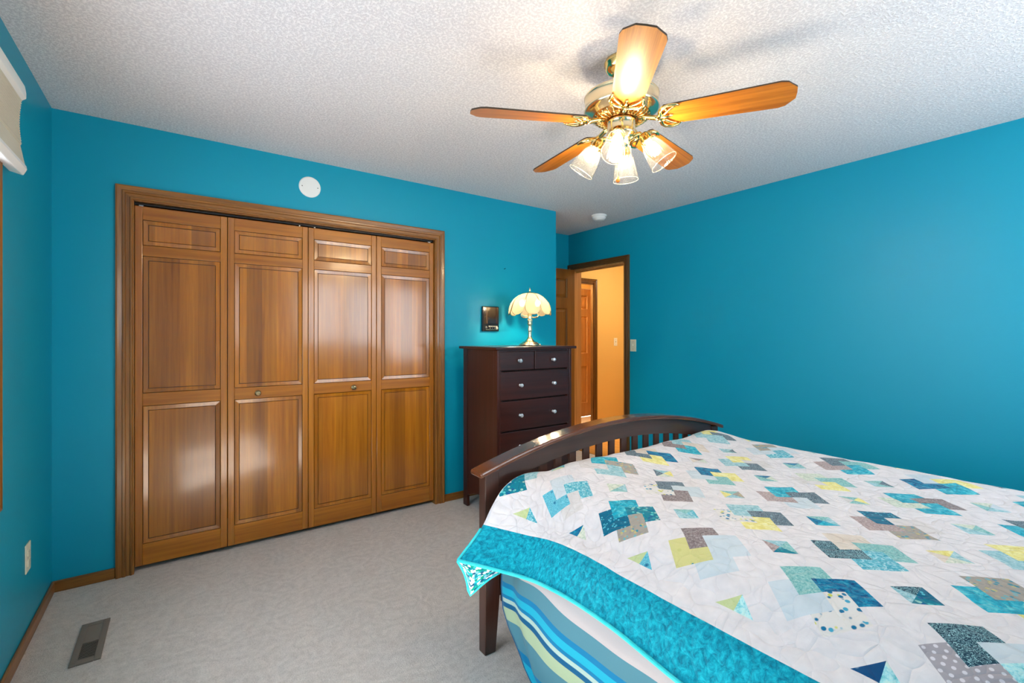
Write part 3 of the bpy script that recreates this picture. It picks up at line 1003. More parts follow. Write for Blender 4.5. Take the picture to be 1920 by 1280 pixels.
# camera-independent azimuths of the four light arms
for k, az in enumerate((-35.55 + 90 - 200, -35.55 + 90 - 110, -35.55 + 90 - 20, -35.55 + 90 + 70)):
    a = R(az)
    d = Vector((math.cos(a), math.sin(a), 0))
    tilt = R(34)
    axis = (d * math.sin(tilt) - Vector((0, 0, 1)) * math.cos(tilt)).normalized()
    p0 = Vector((FX, FY, 2.105))
    neck = p0 + d * .088 + Vector((0, 0, .012))
    arm = obj('light_arm', tube(bmesh.new(), [p0 + d * .030, p0 + d * .050 + Vector((0, 0, .014)), p0 + d * .074 + Vector((0, 0, .022)), neck + axis * .006], .0075, 10), M['brass'], fan, smooth=True)
    zax = axis
    xax = zax.orthogonal().normalized()
    yax = zax.cross(xax)
    rotm = Matrix((xax, yax, zax)).transposed()
    obj('fitter', lathe(bmesh.new(), [(.001, -.004), (.018, -.002), (.024, .010), (.026, .030), (.029, .032), (.029, .036), (.020, .037)], neck, 24, rotm), M['brass'], arm, smooth=True)
    bm = bmesh.new()
    prof = [(.026, .034), (.030, .040), (.037, .055), (.043, .075), (.048, .100), (.052, .125), (.0555, .146), (.0545, .147)]
    nn = 72
    lathe(bm, prof, neck, nn, rotm, radf=lambda an, z: 1 + .012 * math.cos(an * 24))
    bm.verts.ensure_lookup_table()
    uvl = bm.loops.layers.uv.new('UVMap')
    for f in bm.faces:
        ang = [(v.index // nn, v.index % nn) for v in f.verts]
        bm.verts.index_update()
        for lp in f.loops:
            i_, k_ = lp.vert.index // nn, lp.vert.index % nn
            ks = [lp2.vert.index % nn for lp2 in f.loops]
            kk = k_ + (nn if (k_ == 0 and max(ks) == nn - 1) else 0)
            lp[uvl].uv = (kk / nn * 7.0, prof[i_][1] * 26 + k)
    rim = [neck + rotm @ Vector((.0555 * math.cos(q * PI / 24), .0555 * math.sin(q * PI / 24), .147)) for q in range(49)]
    n0 = len(bm.faces)
    tube(bm, rim, .0013, 6, cap=False)
    for f in list(bm.faces)[n0:]:
        f.material_index = 1
    g = obj('glass_shade', bm, [M['shade_glass'], M['rim_glass']], arm, smooth=True)
    obj('bulb', lathe(bmesh.new(), [(.011, .036), (.012, .046), (.018, .058), (.021, .072), (.018, .086), (.008, .095), (.0005, .097)], neck, 20, rotm), M['bulb'], arm, smooth=True)

# ------------------------------------------------------------------ bed
FBX0, FBX1 = 1.000, 2.690
FBC = (FBX0 + FBX1) / 2
FY0, FY1 = 1.585, 1.622
PW = .068
bed = thing('bed', 'dark mahogany bed with an arched slatted footboard', 'bed', (FBC, .5, 0))


def arch_z(x):
    return .862 - .132 * ((x - FBC) / (FBX1 - FBC + .03)) ** 2


# posts with tapered feet
for s in (0, 1):
    xo = FBX0 if s == 0 else FBX1
    sg = 1 if s == 0 else -1
    ztop = arch_z(xo + sg * PW / 2) - .005
    poly = [(xo, 0), (xo + sg * .052, 0), (xo + sg * (PW + .006), .24), (xo + sg * PW, .30), (xo + sg * PW, ztop), (xo, ztop)]
    obj('footboard_post', prism(bmesh.new(), poly, FY0, FY1 + .012, 'y'), M['bedwood_z'], bed, bevel=0.004)


def arch_strip(bm, x0, x1, lo, hi, y0, y1, n=40):
    poly = [(x0 + (x1 - x0) * k / n, hi(x0 + (x1 - x0) * k / n)) for k in range(n + 1)] + [(x1 + (x0 - x1) * k / n, lo(x1 + (x0 - x1) * k / n)) for k in range(n + 1)]
    a = [bm.verts.new((u, y0, v)) for u, v in poly]
    b = [bm.verts.new((u, y1, v)) for u, v in poly]
    m = n + 1
    N = 2 * m
    for k in range(n):
        for ring in (a, b):
            bm.faces.new((ring[k], ring[k + 1], ring[N - 2 - k], ring[N - 1 - k]))
    for k in range(N):
        bm.faces.new((a[k], b[k], b[(k + 1) % N], a[(k + 1) % N]))
    return bm


obj('footboard_top_rail', arch_strip(bmesh.new(), FBX0 + PW, FBX1 - PW, lambda x: arch_z(x) - .088, lambda x: arch_z(x) - .004, FY0 + .006, FY1 - .002), M['bedwood'], bed, bevel=0.002)
obj('footboard_cap', arch_strip(bmesh.new(), FBX0 - .030, FBX1 + .030, lambda x: arch_z(x) - .006, lambda x: arch_z(x) + .015, FY0 - .020, FY1 + .032), M['bedcap'], bed, bevel=0.007)
obj('footboard_bottom_rail', bm_boxes((FBX0 + PW, FBX1 - PW, FY0 + .006, FY1 - .002, .22, .42)), M['bedwood'], bed, bevel=0.003)
p = .0885
nsl = 17
for k in range(nsl):
    xc = FBC + (k - (nsl - 1) / 2) * p
    w = .0205
    if xc - w < FBX0 + PW or xc + w > FBX1 - PW:
        continue
    bm = bmesh.new()
    poly = [(xc - w, .41), (xc + w, .41), (xc + w, arch_z(xc + w) - .08), (xc - w, arch_z(xc - w) - .08)]
    obj('slat', prism(bm, poly, FY0 + .012, FY0 + .024, 'y'), M['bedwood_z'], bed, bevel=0.002)
for xs in (FBX0 + .075, FBX1 - .10):
    obj('side_rail', bm_boxes((xs, xs + .025, -.50, FY0 + .004, .20, .34)), M['bedwood'], bed, bevel=0.003)
# headboard against the back wall
for xs in (FBX0, FBX1 - PW):
    obj('headboard_post', bm_boxes((xs, xs + PW, -.57, -.51, 0, 1.15)), M['bedwood_z'], bed, bevel=0.004)
obj('headboard_panel', arch_strip(bmesh.new(), FBX0 + PW, FBX1 - PW, lambda x: .45, lambda x: arch_z(x) + .34, -.56, -.525), M['bedwood'], bed, bevel=0.003)

bm = bm_boxes((1.125, 2.56, -.49, 1.545, .34, .53))
mt = obj('mattress', bm, plain('mattress_ticking', lin(232, 232, 230), 0.9), bevel=0.05, seg=5)
tag(mt, 'thick white mattress under the quilt and striped blanket', 'mattress')
bm = bm_boxes((1.125, 2.56, -.49, 1.555, .18, .338))
tag(obj('box_spring', bm, plain('box_spring_cloth', lin(220, 220, 214), 0.9), bevel=0.02), 'white box spring under the mattress inside the side rails', 'box spring')

# ------------------------------------------------------------------ quilt
DI = 0.315        # block size


def mirror_quilt(t, relief=1.0):
    """stitched relief shared by every quilt fabric, in the quilt's own flat coordinates"""
    v = t.coords('UV')
    nz = t.n('ShaderNodeTexNoise')
    nz.inputs['Scale'].default_value = 9.0
    nz.inputs['Detail'].default_value = 1.0
    t.l(v, nz.inputs['Vector'])
    vm = t.n('ShaderNodeVectorMath')
    vm.operation = 'MULTIPLY_ADD'
    t.l(nz.outputs['Color'], vm.inputs[0])
    vm.inputs[1].default_value = (.10, .10, 0)
    t.l(v, vm.inputs[2])
    vo = t.vor(vm.outputs[0], 21.0, 'DISTANCE_TO_EDGE', 0.9)
    d = t.ramp(vo.outputs['Distance'], [(0.0, (0, 0, 0, 1)), (0.05, (.35, .35, .35, 1)), (0.16, (.8, .8, .8, 1)), (0.5, (1, 1, 1, 1))])
    wr = t.noise(v, 46, 3, 0.6, 1.0)
    h = t.math('ADD', d, t.math('MULTIPLY', wr, 0.45))
    t.bump(h, 0.52 * relief, 0.008)
    return d


def fabric(name, kind, cols, scale=1.0, relief=1.0):
    t = NT('quilt_' + name)
    v = t.coords('UV')
    if kind == 'plain':
        c = t.ramp(t.noise(v, 20 * scale, 2), [(0.3, cols[0]), (0.7, cols[-1])])
    elif kind == 'mottle':
        c = t.ramp(t.noise(v, 55 * scale, 5, 0.75, 0.6), [(0.36 + 0.28 * i / (len(cols) - 1), q) for i, q in enumerate(cols)])
    elif kind == 'scroll':
        n1 = t.noise(v, 60 * scale, 1, 0.5, 2.0)
        f = t.math('FRACT', t.math('MULTIPLY', n1, 6.0))
        c = t.ramp(f, [(0.0, cols[0]), (0.55, cols[0]), (0.62, cols[1]), (0.88, cols[1]), (0.95, cols[0])])
    elif kind == 'dots':
        vo = t.vor(v, 60 * scale, 'F1', 0.15)
        c = t.ramp(vo.outputs['Distance'], [(0.0, cols[1]), (0.22, cols[1]), (0.27, cols[0])])
    elif kind == 'rings':
        vo = t.vor(v, 68 * scale, 'F1', 0.9)
        c = t.ramp(vo.outputs['Distance'], [(0.0, cols[2]), (0.10, cols[2]), (0.16, cols[1]), (0.24, cols[1]), (0.30, cols[0]), (0.6, cols[0])])
    elif kind == 'pebbles':
        vo = t.vor(v, 32 * scale, 'F1', 0.9)
        c = t.ramp(vo.outputs['Distance'], [(0.0, cols[2]), (0.12, cols[1]), (0.40, cols[1]), (0.48, cols[0])])
    elif kind == 'floral':
        vo = t.vor(v, 56 * scale, 'F1', 1.0)
        wn = t.n('ShaderNodeSeparateColor')
        t.l(vo.outputs['Color'], wn.inputs[0])
        cell = t.ramp(wn.outputs[0], [(i / len(cols), q) for i, q in enumerate(cols)], 'CONSTANT')
        spot = t.ramp(vo.outputs['Distance'], [(0.36, (1, 1, 1, 1)), (0.50, (0, 0, 0, 1))])
        c = t.mix(spot, cols[0], cell)
    elif kind == 'burst':
        vo = t.vor(v, 24 * scale, 'F1', 0.55)
        w = t.math('FRACT', t.math('MULTIPLY', vo.outputs['Distance'], 7.0))
        n1 = t.noise(v, 130, 2)
        f = t.math('ADD', t.math('MULTIPLY', w, 0.35), t.math('MULTIPLY', n1, 0.6))
        c0 = t.ramp(f, [(0.3, cols[0]), (0.65, cols[1])])
        c = t.mix(t.ramp(vo.outputs['Distance'], [(0.08, (1, 1, 1, 1)), (0.22, (0, 0, 0, 1))]), c0, cols[2])
    elif kind == 'tri':
        vo = t.vor(v, 52 * scale, 'F1', 0.55)
        vo.distance = 'MANHATTAN'
        wn = t.n('ShaderNodeSeparateColor')
        t.l(vo.outputs['Color'], wn.inputs[0])
        c = t.ramp(wn.outputs[0], [(i / len(cols), q) for i, q in enumerate(cols)], 'CONSTANT')
    t.color(c)
    mirror_quilt(t, relief)
    return t.set(0.9, spec=0.15, sheen=0.15)


w1, w2 = lin(226, 221, 223), lin(212, 208, 211)
FAB = {
    'white': fabric('white_ground', 'plain', [w2, w1]),
    'border': fabric('turquoise_border', 'mottle', [lin(0, 108, 132), lin(0, 146, 170), lin(20, 178, 198)], 1.0, 0.7),
    'T': fabric('bright_teal_mottle', 'mottle', [lin(0, 130, 155), lin(16, 165, 190), lin(110, 205, 210)], 0.7),
    'D': fabric('deep_teal_rings', 'rings', [lin(0, 98, 128), lin(90, 190, 205), lin(20, 60, 130)]),
    'B': fabric('blue_print', 'mottle', [lin(10, 60, 110), lin(0, 110, 150), lin(30, 150, 180)], 0.9),
    'N': fabric('charcoal_scroll', 'scroll', [lin(54, 66, 84), lin(150, 178, 186)], 1.6),
    'NH': fabric('slate_squiggle', 'scroll', [lin(28, 62, 80), lin(140, 184, 190)], 1.1),
    'G': fabric('taupe_speckle', 'mottle', [lin(140, 120, 120), lin(172, 152, 150), lin(196, 182, 180)], 2.5),
    'G2': fabric('brown_taupe_speckle', 'mottle', [lin(104, 90, 92), lin(136, 122, 122), lin(170, 160, 160)], 2.5),
    'GD': fabric('grey_polka_dot', 'dots', [lin(164, 158, 164), lin(214, 210, 216)], 1.0),
    'Y': fabric('yellow_print', 'mottle', [lin(216, 202, 110), lin(228, 220, 140), lin(236, 232, 180)], 0.6),
    'YF': fabric('lime_flowers', 'rings', [lin(204, 200, 134), lin(196, 194, 124), lin(40, 130, 160)], 0.5),
    'YG': fabric('pale_lime', 'mottle', [lin(184, 198, 140), lin(196, 208, 158)], 1.0),
    'P': fabric('white_posy_print', 'floral', [lin(218, 214, 210), lin(218, 214, 210), lin(20, 110, 150), lin(200, 200, 90), lin(218, 214, 210), lin(70, 160, 190), lin(20, 110, 150)], 1.3),
    'M': fabric('taupe_teal_floral', 'floral', [lin(160, 152, 142), lin(150, 146, 140), lin(60, 140, 160), lin(176, 164, 140), lin(110, 170, 180), lin(190, 180, 120)], 1.4),
    'S': fabric('seafoam_weave', 'mottle', [lin(84, 158, 160), lin(130, 186, 184), lin(170, 206, 202)], 2.4),
    'LG': fabric('sage_print', 'mottle', [lin(164, 184, 166), lin(204, 212, 196), lin(222, 222, 210)], 1.6),
    'L': fabric('light_aqua_mottle', 'mottle', [lin(110, 168, 180), lin(150, 194, 202), lin(186, 212, 216)], 1.2),
    'V': fabric('aqua_sunburst', 'burst', [lin(60, 160, 186), lin(120, 198, 214), lin(10, 100, 140)]),
    'W': fabric('palest_blue', 'plain', [lin(190, 203, 211), lin(202, 212, 219)]),
    'K': fabric('pale_grey_tan', 'plain', [lin(204, 198, 196), lin(214, 210, 210)]),
    'KT': fabric('pale_tan', 'plain', [lin(208, 194, 180), lin(220, 208, 196)]),
    'Q': fabric('teal_patchwork', 'floral', [lin(0, 120, 140), lin(20, 150, 160), lin(90, 190, 190), lin(20, 90, 140), lin(150, 200, 190)], 1.3),
    'TW': fabric('teal_white_lace', 'mottle', [lin(20, 140, 170), lin(90, 180, 196), lin(200, 226, 230)], 1.8),
    'PB': fabric('navy_pebbles', 'pebbles', [lin(16, 74, 120), lin(170, 200, 214), lin(40, 110, 150)]),
    'WA': fabric('aqua_watercolour', 'mottle', [lin(60, 180, 190), lin(170, 224, 228), lin(214, 236, 224)], 0.6),
    'backing': fabric('triangle_print_backing', 'tri', [lin(0, 130, 150), lin(230, 236, 240), lin(40, 180, 190), lin(20, 80, 120), lin(225, 230, 236), lin(0, 150, 130), lin(120, 190, 210)], 1.9, 0.2),
    'binding': fabric('turquoise_binding', 'plain', [lin(40, 196, 206), lin(70, 214, 220)], 1.0, 0.2),
}
FN = list(FAB)
FI = {n: i for i, n in enumerate(FN)}
# cards of each block, in the order (-x+y), (+x+y), (+x-y), (-x-y); a block lies between lattice lines i..i+1, j..j+1
BLK = {(0, 2): 'D T Q M', (0, 1): 'YF G2 W W', (0, 0): 'W S B P', (0, 3): 'V W TW K', (0, 4): 'K L L Q',
       (1, 2): 'P N W G2', (1, 3): 'K T M L', (2, 3): 'N KT B Y', (3, 3): 'G2 L KT T', (4, 3): 'L Y N L',
       (1, 1): 'P L N Y', (2, 1): 'G T N W', (3, 1): 'K LG S Y', (4, 1): 'G N S T', (2, 2): 'W B Y S', (3, 2): 'L Y K N',
       (4, 2): 'W M W TW', (1, 0): 'NH KT S TW', (2, 0): 'G D K M', (3, 0): 'LG T G2 T', (4, 0): 'B W Y T', (0, -1): 'GD NH W WA',
       (1, -1): 'T M M Y', (2, -1): 'L Y Y L', (3, -1): 'T N K T', (4, -1): 'T L G Y', (5, 0): 'Y L T W', (5, 1): 'L W Y G', (5, 2): 'L G2 W Y',
       (5, 3): 'W L N Y', (0, -2): 'T G Y W', (1, -2): 'N L T Y'}
EDGE_TRI = {4: ('YG', 'TW'), 3: ('B', 'LG'), 2: ('YG', 'V'), 1: ('YG', 'WA'), 0: ('PB', 'WA')}   # towards +y, towards -y
HGL = {(1, 0): 'L NH D Q', (1, 1): 'G L S Q', (1, 2): 'L S TW L', (1, 3): 'LG LG L S', (1, 4): 'L B TW YG', (2, 0): 'KT Y L LG', (2, 1): 'B S L T',
       (2, 2): 'Y S M L', (2, 3): 'N L Y LG', (2, 4): 'L L W S', (3, 0): 'L LG S L', (3, 1): 'K S Y S', (3, 2): 'S B LG S', (3, 3): 'KT G2 LG K', (3, 4): 'K S N L',
       (4, 0): 'S LG W L', (4, 1): 'L S N S', (4, 2): 'S B S L', (4, 3): 'L L N S', (5, 0): 'N G2 Y TW', (5, 1): 'S L N Y', (5, 2): 'S S L W', (5, 3): 'Y S N L'}
rng = random.Random(5)
pool = ['T', 'L', 'S', 'Y', 'G', 'N', 'W', 'TW', 'K', 'B', 'LG', 'M']

I0, I1, J0, J1 = -0.68, 6.75, -2.45, 4.40
ITOP_L, ITOP_R = -0.225, 6.28
polys, pmat = [], []


def add_poly(pts, m):
    fine = []
    for a, b in zip(pts, pts[1:] + pts[:1]):
        k = max(1, int(math.hypot(b[0] - a[0], b[1] - a[1]) / .042))
        fine += [(a[0] + (b[0] - a[0]) * q / k, a[1] + (b[1] - a[1]) * q / k) for q in range(k)]
    polys.append(fine)
    pmat.append(m)


def clip(pts, lim, sg):
    """cut a patch along the line y = lim"""
    out = []
    for a, b in zip(pts, pts[1:] + pts[:1]):
        ia, ib = sg * a[1] <= sg * lim, sg * b[1] <= sg * lim
        if ia:
            out.append(a)
        if ia != ib:
            f = (lim - a[1]) / (b[1] - a[1])
            out.append((a[0] + (b[0] - a[0]) * f, lim))
    return out


add_poly([(I0, J0), (ITOP_L, J0), (ITOP_L, J1), (I0, J1)], 'border')
add_poly([(ITOP_R, J0), (I1, J0), (I1, J1), (ITOP_R, J1)], 'border')
u = .25
for bi in range(0, 6):
    for bj in range(-2, 5):
        cards = BLK.get((bi, bj))
        cards = cards.split() if cards else [rng.choice(pool) for _ in range(4)]
        cx, cy = bi + .5, bj + .5
        S4 = [(-1, 1), (1, 1), (1, -1), (-1, -1)]
        # each card is a square set on its corner; each one overlaps the next like dealt cards (pinwheel)
        for q, (sx, sy) in enumerate(S4):
            # rotate base card shape of quadrant (-,+) by -90*q
            base = [(-1.5, .5), (-.5, 1.5), (0, 1.0), (-.5, .5), (0, 0), (-.5, -.5)]
            ca, sa = [(1, 0), (0, -1), (-1, 0), (0, 1)][q]
            pts = [(x * ca - y * sa, x * sa + y * ca) for x, y in base]
            P_ = [(cx + x * u, cy + y * u) for x, y in pts]
            P_ = [p_ for p_ in P_]
            P_ = clip(clip(list(reversed(P_)), J1 - .004, 1), J0 + .004, -1)
            if len(P_) > 2:
                add_poly(P_, cards[q])
hq = .165
for i in range(0, 7):
    for j in range(-2, 5):
        if i in (0, 6):
            if i == 0:
                a, b = EDGE_TRI.get(j, ('Y', 'T'))
                add_poly([(0, j), (hq, j), (0, j + hq)], a)
                add_poly([(0, j - hq), (hq, j), (0, j)], b)
            else:
                add_poly([(6, j), (6, j + hq), (6 - hq, j)], 'Y')
                add_poly([(6, j), (6 - hq, j), (6, j - hq)], 'S')
            continue
        cs = HGL.get((i, j))
        cs = cs.split() if cs else [rng.choice(pool) for _ in range(4)]
        for q, (sx, sy) in enumerate([(-1, 1), (1, 1), (1, -1), (-1, -1)]):
            tri = [(i, j), (i + sx * hq, j), (i, j + sy * hq)]
            ar = (tri[1][0] - tri[0][0]) * (tri[2][1] - tri[0][1]) - (tri[2][0] - tri[0][0]) * (tri[1][1] - tri[0][1])
            add_poly(tri if ar > 0 else [tri[0], tri[2], tri[1]], cs[q])

# drape: stations along the bed, each a cross-section of points (X, Y, Z) at the knots of i
IK = np.array([-.68, -.225, 0, .25, .5, .75, 1, 2, 3, 4, 5, 5.5, 6, 6.28, 6.75])
XA = [1.048, 1.128, 1.195, 1.262, 1.33, 1.392, 1.45, 1.752, 2.02, 2.28, 2.52, 2.60, 2.67, 2.71, 2.735]
ZA = [.402, .538, .562, .606, .640, .658, .668, .674, .688, .700, .722, .690, .610, .530, .405]


def sect(j, X, Y, Z):
    return j, np.array([X, Y, Z]).T


ya = lambda j: [.345 + .315 * j] * 15
ST = [sect(-3, XA, ya(-3), ZA), sect(0, [1.046] + XA[1:], ya(0), [.412, .545, .564] + ZA[3:]), sect(1, [1.040] + XA[1:], ya(1), [.402] + ZA[1:]),
      sect(2, [1.052, 1.130, 1.198] + XA[3:], ya(2), [.420] + ZA[1:]),
      sect(3, [1.035, 1.118, 1.182, 1.246, 1.31, 1.378] + XA[6:], [1.225, 1.235, 1.245, 1.26, 1.275, 1.285] + [1.29] * 9, [.424, .545, .560, .604, .642, .663, .675, .682, .693, .704, .724, .690, .610, .53, .405]),
      sect(4, [.935, 1.035, 1.078, 1.128, 1.192, 1.28, 1.364, 1.661, 1.954, 2.26, 2.49, 2.57, 2.63, 2.655, 2.675], [1.385, 1.40, 1.415, 1.445, 1.48, 1.525] + [1.556] * 9,
           [.448, .553, .592, .642, .684, .705, .711, .709, .710, .713, .724, .692, .612, .53, .405]),
      sect(4.4, [.822, .947, .998, 1.062, 1.137, 1.222, 1.33, 1.64, 1.94, 2.25, 2.48, 2.56, 2.62, 2.64, 2.66], [1.49, 1.515, 1.53, 1.545, 1.558, 1.566, 1.572] + [1.573] * 8,
           [.476, .569, .627, .680, .706, .711, .690, .622, .622, .622, .63, .61, .56, .50, .39])]
JK = np.array([s[0] for s in ST], float)
CP = np.array([s[1] for s in ST])          # (nj, ni, 3)


def hermite(xk, yk, x):
    """cubic Hermite through knots, yk (nk, m), x (n,) -> (n, m)"""
    d = (yk[1:] - yk[:-1]) / (xk[1:] - xk[:-1])[:, None]
    mt_ = np.zeros_like(yk)
    mt_[0], mt_[-1] = d[0], d[-1]
    h0, h1 = (xk[1:-1] - xk[:-2])[:, None], (xk[2:] - xk[1:-1])[:, None]
    mt_[1:-1] = (d[:-1] * h1 + d[1:] * h0) / (h0 + h1)
    k = np.clip(np.searchsorted(xk, x, side='right') - 1, 0, len(xk) - 2)
    h = xk[k + 1] - xk[k]
    s = ((x - xk[k]) / h)[:, None]
    h = h[:, None]
    return ((2 * s ** 3 - 3 * s ** 2 + 1) * yk[k] + (s ** 3 - 2 * s ** 2 + s) * h * mt_[k] + (-2 * s ** 3 + 3 * s ** 2) * yk[k + 1] + (s ** 3 - s ** 2) * h * mt_[k + 1])


def drape(ij):
    ij = np.asarray(ij, float)
    nj = len(JK)
    rows = np.stack([hermite(IK, CP[a], ij[:, 0]) for a in range(nj)], 0)    # nj, n, 3
    flat = rows.transpose(0, 1, 2).reshape(nj, -1)
    out = np.zeros((len(ij), 3))
    # Hermite along j, per point
    d = (rows[1:] - rows[:-1]) / (JK[1:] - JK[:-1])[:, None, None]
    mt_ = np.zeros_like(rows)
    mt_[0], mt_[-1] = d[0], d[-1]
    h0, h1 = (JK[1:-1] - JK[:-2])[:, None, None], (JK[2:] - JK[1:-1])[:, None, None]
    mt_[1:-1] = (d[:-1] * h1 + d[1:] * h0) / (h0 + h1)
    j = np.clip(ij[:, 1], JK[0], JK[-1])
    k = np.clip(np.searchsorted(JK, j, side='right') - 1, 0, nj - 2)
    h = (JK[k + 1] - JK[k])[:, None]
    s = ((j - JK[k])[:, None]) / h
    ar = np.arange(len(ij))
    out = ((2 * s ** 3 - 3 * s ** 2 + 1) * rows[k, ar] + (s ** 3 - 2 * s ** 2 + s) * h * mt_[k, ar] + (-2 * s ** 3 + 3 * s ** 2) * rows[k + 1, ar] + (s ** 3 - s ** 2) * h * mt_[k + 1, ar])
    return out


def lump(p, amp=.0045):
    n_ = noise.noise(Vector((p[0] * 5, p[1] * 5, 0))) * 1.2 + noise.noise(Vector((p[0] * 16, p[1] * 16, 3))) * .6
    return n_ * amp


step = .042
gi = np.arange(I0, I1 + 1e-6, (I1 - I0) / round((I1 - I0) / step))
gj = np.arange(J0, J1 + 1e-6, (J1 - J0) / round((J1 - J0) / step))
verts, edges, faces = [], [], []
for a in polys:
    b0 = len(verts)
    verts += [Vector(p_) for p_ in a]
    faces.append(list(range(b0, b0 + len(a))))
b0 = len(verts)
verts += [Vector(p_) for p_ in ((I0, J0), (I1, J0), (I1, J1), (I0, J1))]
edges += [(b0, b0 + 1), (b0 + 1, b0 + 2), (b0 + 2, b0 + 3), (b0 + 3, b0)]
verts += [Vector((x, y)) for x in gi for y in gj]
vo_, eo_, fo_, ov_, oe_, of_ = delaunay_2d_cdt(verts, edges, faces, 1, 1e-5)
ij = np.array([(p_.x, p_.y) for p_ in vo_])
p3 = drape(ij)
# surface normals of the smooth drape, for the puffed relief
e = .01
du = drape(ij + np.array([e, 0])) - drape(ij - np.array([e, 0]))
dv = drape(ij + np.array([0, e])) - drape(ij - np.array([0, e]))
nr = np.cross(du, dv)
nr /= np.maximum(np.linalg.norm(nr, axis=1, keepdims=True), 1e-9)
off = np.array([lump((a * DI, b * DI)) for a, b in ij])
p3 = p3 + nr * off[:, None]
QO = Vector((1.85, .55, .40))
me = bpy.data.meshes.new('quilt')
me.from_pydata([tuple(Vector(p_) - QO) for p_ in p3], [], [tuple(f) for f in fo_])
for n_ in FN:
    me.materials.append(FAB[n_])
mi = [FI['white']] * len(fo_)
for k, of in enumerate(of_):
    if of:
        mi[k] = FI[pmat[of[-1]]]
me.polygons.foreach_set('material_index', mi)
uvl = me.uv_layers.new(name='UVMap')
li = np.zeros(len(me.loops), int)
me.loops.foreach_get('vertex_index', li)
uvl.data.foreach_set('uv', (ij[li] * DI).ravel())
for p_ in me.polygons:
    p_.use_smooth = True
me.update()
quilt = bpy.data.objects.new('quilt', me)
quilt.location = QO
C.objects.link(quilt)
sol = quilt.modifiers.new('batting', 'SOLIDIFY')
sol.thickness = .007
sol.offset = -1
tag(quilt, 'white patchwork quilt with teal and yellow card blocks and a turquoise border', 'quilt')


def curve_ij(pts):
    return [Vector(p_) for p_ in drape(np.array(pts))]


bm = bmesh.new()
hem = curve_ij([(I0, j) for j in np.linspace(J0, J1, 160)])
tube(bm, hem, .0062, 8)
hem2 = curve_ij([(i, J1) for i in np.linspace(I0, ITOP_L - .05, 14)])
tube(bm, hem2, .005, 8)
uvb = bm.loops.layers.uv.new('UVMap')
for f in bm.faces:
    for lp in f.loops:
        lp[uvb].uv = (lp.vert.co.x, lp.vert.co.y)
obj('binding', bm, FAB['binding'], quilt, smooth=True)
# corner of the quilt folded under at the foot: its printed backing shows
A_, B_, C_ = Vector((.822, 1.49, .474)), Vector((.863, 1.478, .338)), Vector((.968, 1.435, .412))
D_ = Vector((.962, 1.41, .445))
bm = bmesh.new()
n = 14
grid = []
for a in range(n + 1):
    row = []
    for b in range(n + 1):
        s_, r_ = a / n, b / n
        topp = A_.lerp(D_, s_)
        # lower edge runs A -> B -> C
        low = A_.lerp(B_, min(1, s_ * 3.0)) if s_ < 1 / 3 else B_.lerp(C_, (s_ - 1 / 3) * 1.5)
        sag = Vector((0, -.010, .016)) * math.sin(PI * max(0, (s_ - 1 / 3) * 1.5)) * r_ if s_ > 1 / 3 else Vector((.010, 0, .004)) * math.sin(PI * s_ * 3) * r_
        row.append(bm.verts.new(topp.lerp(low, r_) + sag + Vector((0, .012 * math.sin(PI * r_) * s_, 0))))
    grid.append(row)
uvb = bm.loops.layers.uv.new('UVMap')
for a in range(n):
    for b in range(n):
        f = bm.faces.new((grid[a][b], grid[a + 1][b], grid[a + 1][b + 1], grid[a][b + 1]))
        for lp, (aa, bb) in zip(f.loops, ((a, b), (a + 1, b), (a + 1, b + 1), (a, b + 1))):
            lp[uvb].uv = (aa / n * .16, bb / n * .13)
low_edge = [grid[a][n].co.copy() for a in range(n + 1)]
bk = obj('folded_corner', bm, FAB['backing'], quilt, smooth=True)
bk['label'] = 'folded corner showing the teal triangle print backing'
s2 = bk.modifiers.new('cloth', 'SOLIDIFY')
s2.thickness = .005
bm = tube(bmesh.new(), low_edge, .0060, 8)
uvb = bm.loops.layers.uv.new('UVMap')
for f in bm.faces:
    for lp in f.loops:
        lp[uvb].uv = (lp.vert.co.x, lp.vert.co.z)
obj('corner_binding', bm, FAB['binding'], bk, smooth=True)

# ------------------------------------------------------------------ striped blanket hanging below the quilt
def cloth(name, c):
    t = NT('blanket_' + name)
    v = t.coords('Object')
    n1 = t.noise(v, 420, 2)
    t.color(t.mix(t.math('MULTIPLY', n1, 0.35), c, (c[0] * .75, c[1] * .78, c[2] * .8, 1)))
    t.bump(n1, 0.15, 0.001)
    return t.set(0.85, spec=0.2, sheen=0.1)


SC = {'white': lin(172, 168, 172), 'slate': lin(72, 124, 142), 'blue': lin(0, 112, 160), 'cyan': lin(16, 158, 190), 'mist': lin(156, 184, 180), 'navy': lin(0, 84, 128), 'khaki': lin(154, 176, 148)}
SN = list(SC)
CM = [cloth(n_, SC[n_]) for n_ in SN]
# (height of the stripe's lower edge at the foot, colour) from the top down
STR = [(.470, None), (.372, 'white'), (.312, 'slate'), (.291, 'blue'), (.263, 'cyan'), (.249, 'blue'), (.233, 'mist'), (.214, 'navy'), (.170, 'khaki'), (.100, 'slate'), (.080, 'blue'), (.050, 'cyan'), (.030, 'blue'), (.012, 'slate')]
levels, lcol = [STR[0][0]], []
for z, cn in STR[1:]:
    k = max(1, int(round((levels[-1] - z) / .012)))
    z0 = levels[-1]
    for q in range(1, k + 1):
        levels.append(z0 + (z - z0) * q / k)
        lcol.append(SN.index(cn))
EZ = [(.012, 1.22), (.03, 1.26), (.065, 1.375), (.10, 1.43), (.14, 1.482), (.20, 1.528), (.29, 1.548), (.40, 1.545), (.53, 1.53)]


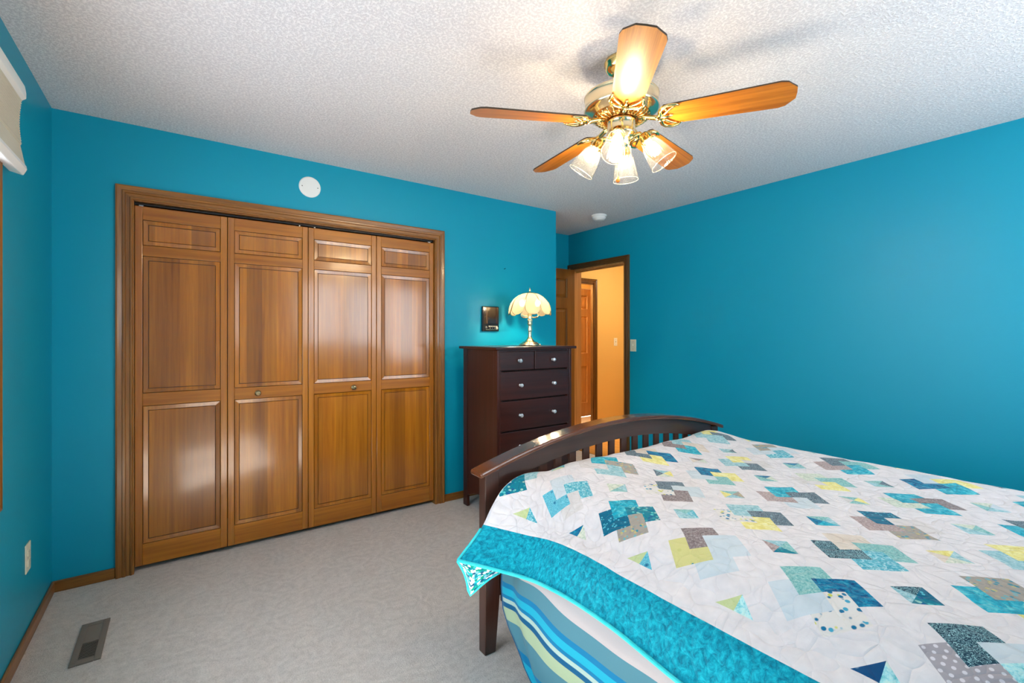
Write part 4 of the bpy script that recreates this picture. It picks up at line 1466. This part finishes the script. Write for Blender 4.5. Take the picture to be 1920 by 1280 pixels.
def edge_y(z):
    for (z0, y0), (z1, y1) in zip(EZ, EZ[1:]):
        if z <= z1:
            f = max(0, (z - z0) / (z1 - z0))
            return y0 + (y1 - y0) * f
    return EZ[-1][1]


def blanket_pt(z, s):
    """s 0 at the foot edge .. 1 at the head"""
    ye = edge_y(z)
    y = ye + (-.47 - ye) * s
    d = ye - y
    x = 1.060 if z < .40 else 1.060 + (z - .40) * .6
    x -= (.40 - z) * .055 if z < .40 else 0
    fold = .012 * math.exp(-((d - .07) / .035) ** 2) - .008 * math.exp(-((d - .13) / .05) ** 2)
    wav = .008 * math.sin(y * 9.0 + z * 3) * min(1, (.5 - z) / .3) + .004 * math.sin(y * 23 + z * 7)
    x += (fold + wav) * (1 if z < .42 else .3)
    x = min(x, 1.0715 + max(0, z - .40) * .6) if z < .46 else x
    # stripes sag a little towards the head
    zz = z - .05 * min(1, max(0, (1.5 - y) / 1.1)) * (1 if z < .42 else 0) * min(1, z / .1) + .006 * math.sin(y * 13 + z * 9) * min(1, z / .1)
    if s == 0:
        pass
    return Vector((x, y, max(.008, zz)))


bm = bmesh.new()
svals = [0, .004, .008, .013, .019, .026] + [.035 + .965 * (k / 90) for k in range(91)]
grid = [[bm.verts.new(blanket_pt(z, s)) for s in svals] for z in levels]
for a in range(len(levels) - 1):
    for b in range(len(svals) - 1):
        f = bm.faces.new((grid[a][b], grid[a][b + 1], grid[a + 1][b + 1], grid[a + 1][b]))
        f.material_index = lcol[a]
foot_edge = [grid[a][0].co.copy() for a in range(len(levels))]
bl = obj('striped_blanket', bm, CM, smooth=True)
tag(bl, 'blue and khaki striped blanket hanging under the quilt down the bed side', 'blanket')
s2 = bl.modifiers.new('cloth', 'SOLIDIFY')
s2.thickness = .003
# narrow hem, turned back at the foot edge
bm = bmesh.new()
ring = []
for p_ in foot_edge:
    ring.append([bm.verts.new(p_ + Vector(o_)) for o_ in ((-.002, -.001, 0), (-.004, .006, 0), (.004, .016, 0), (.010, .010, 0))])
for a, b in zip(ring, ring[1:]):
    for k in range(3):
        bm.faces.new((a[k], a[k + 1], b[k + 1], b[k]))
obj('blanket_hem', bm, CM[SN.index('navy')], bl, smooth=True)
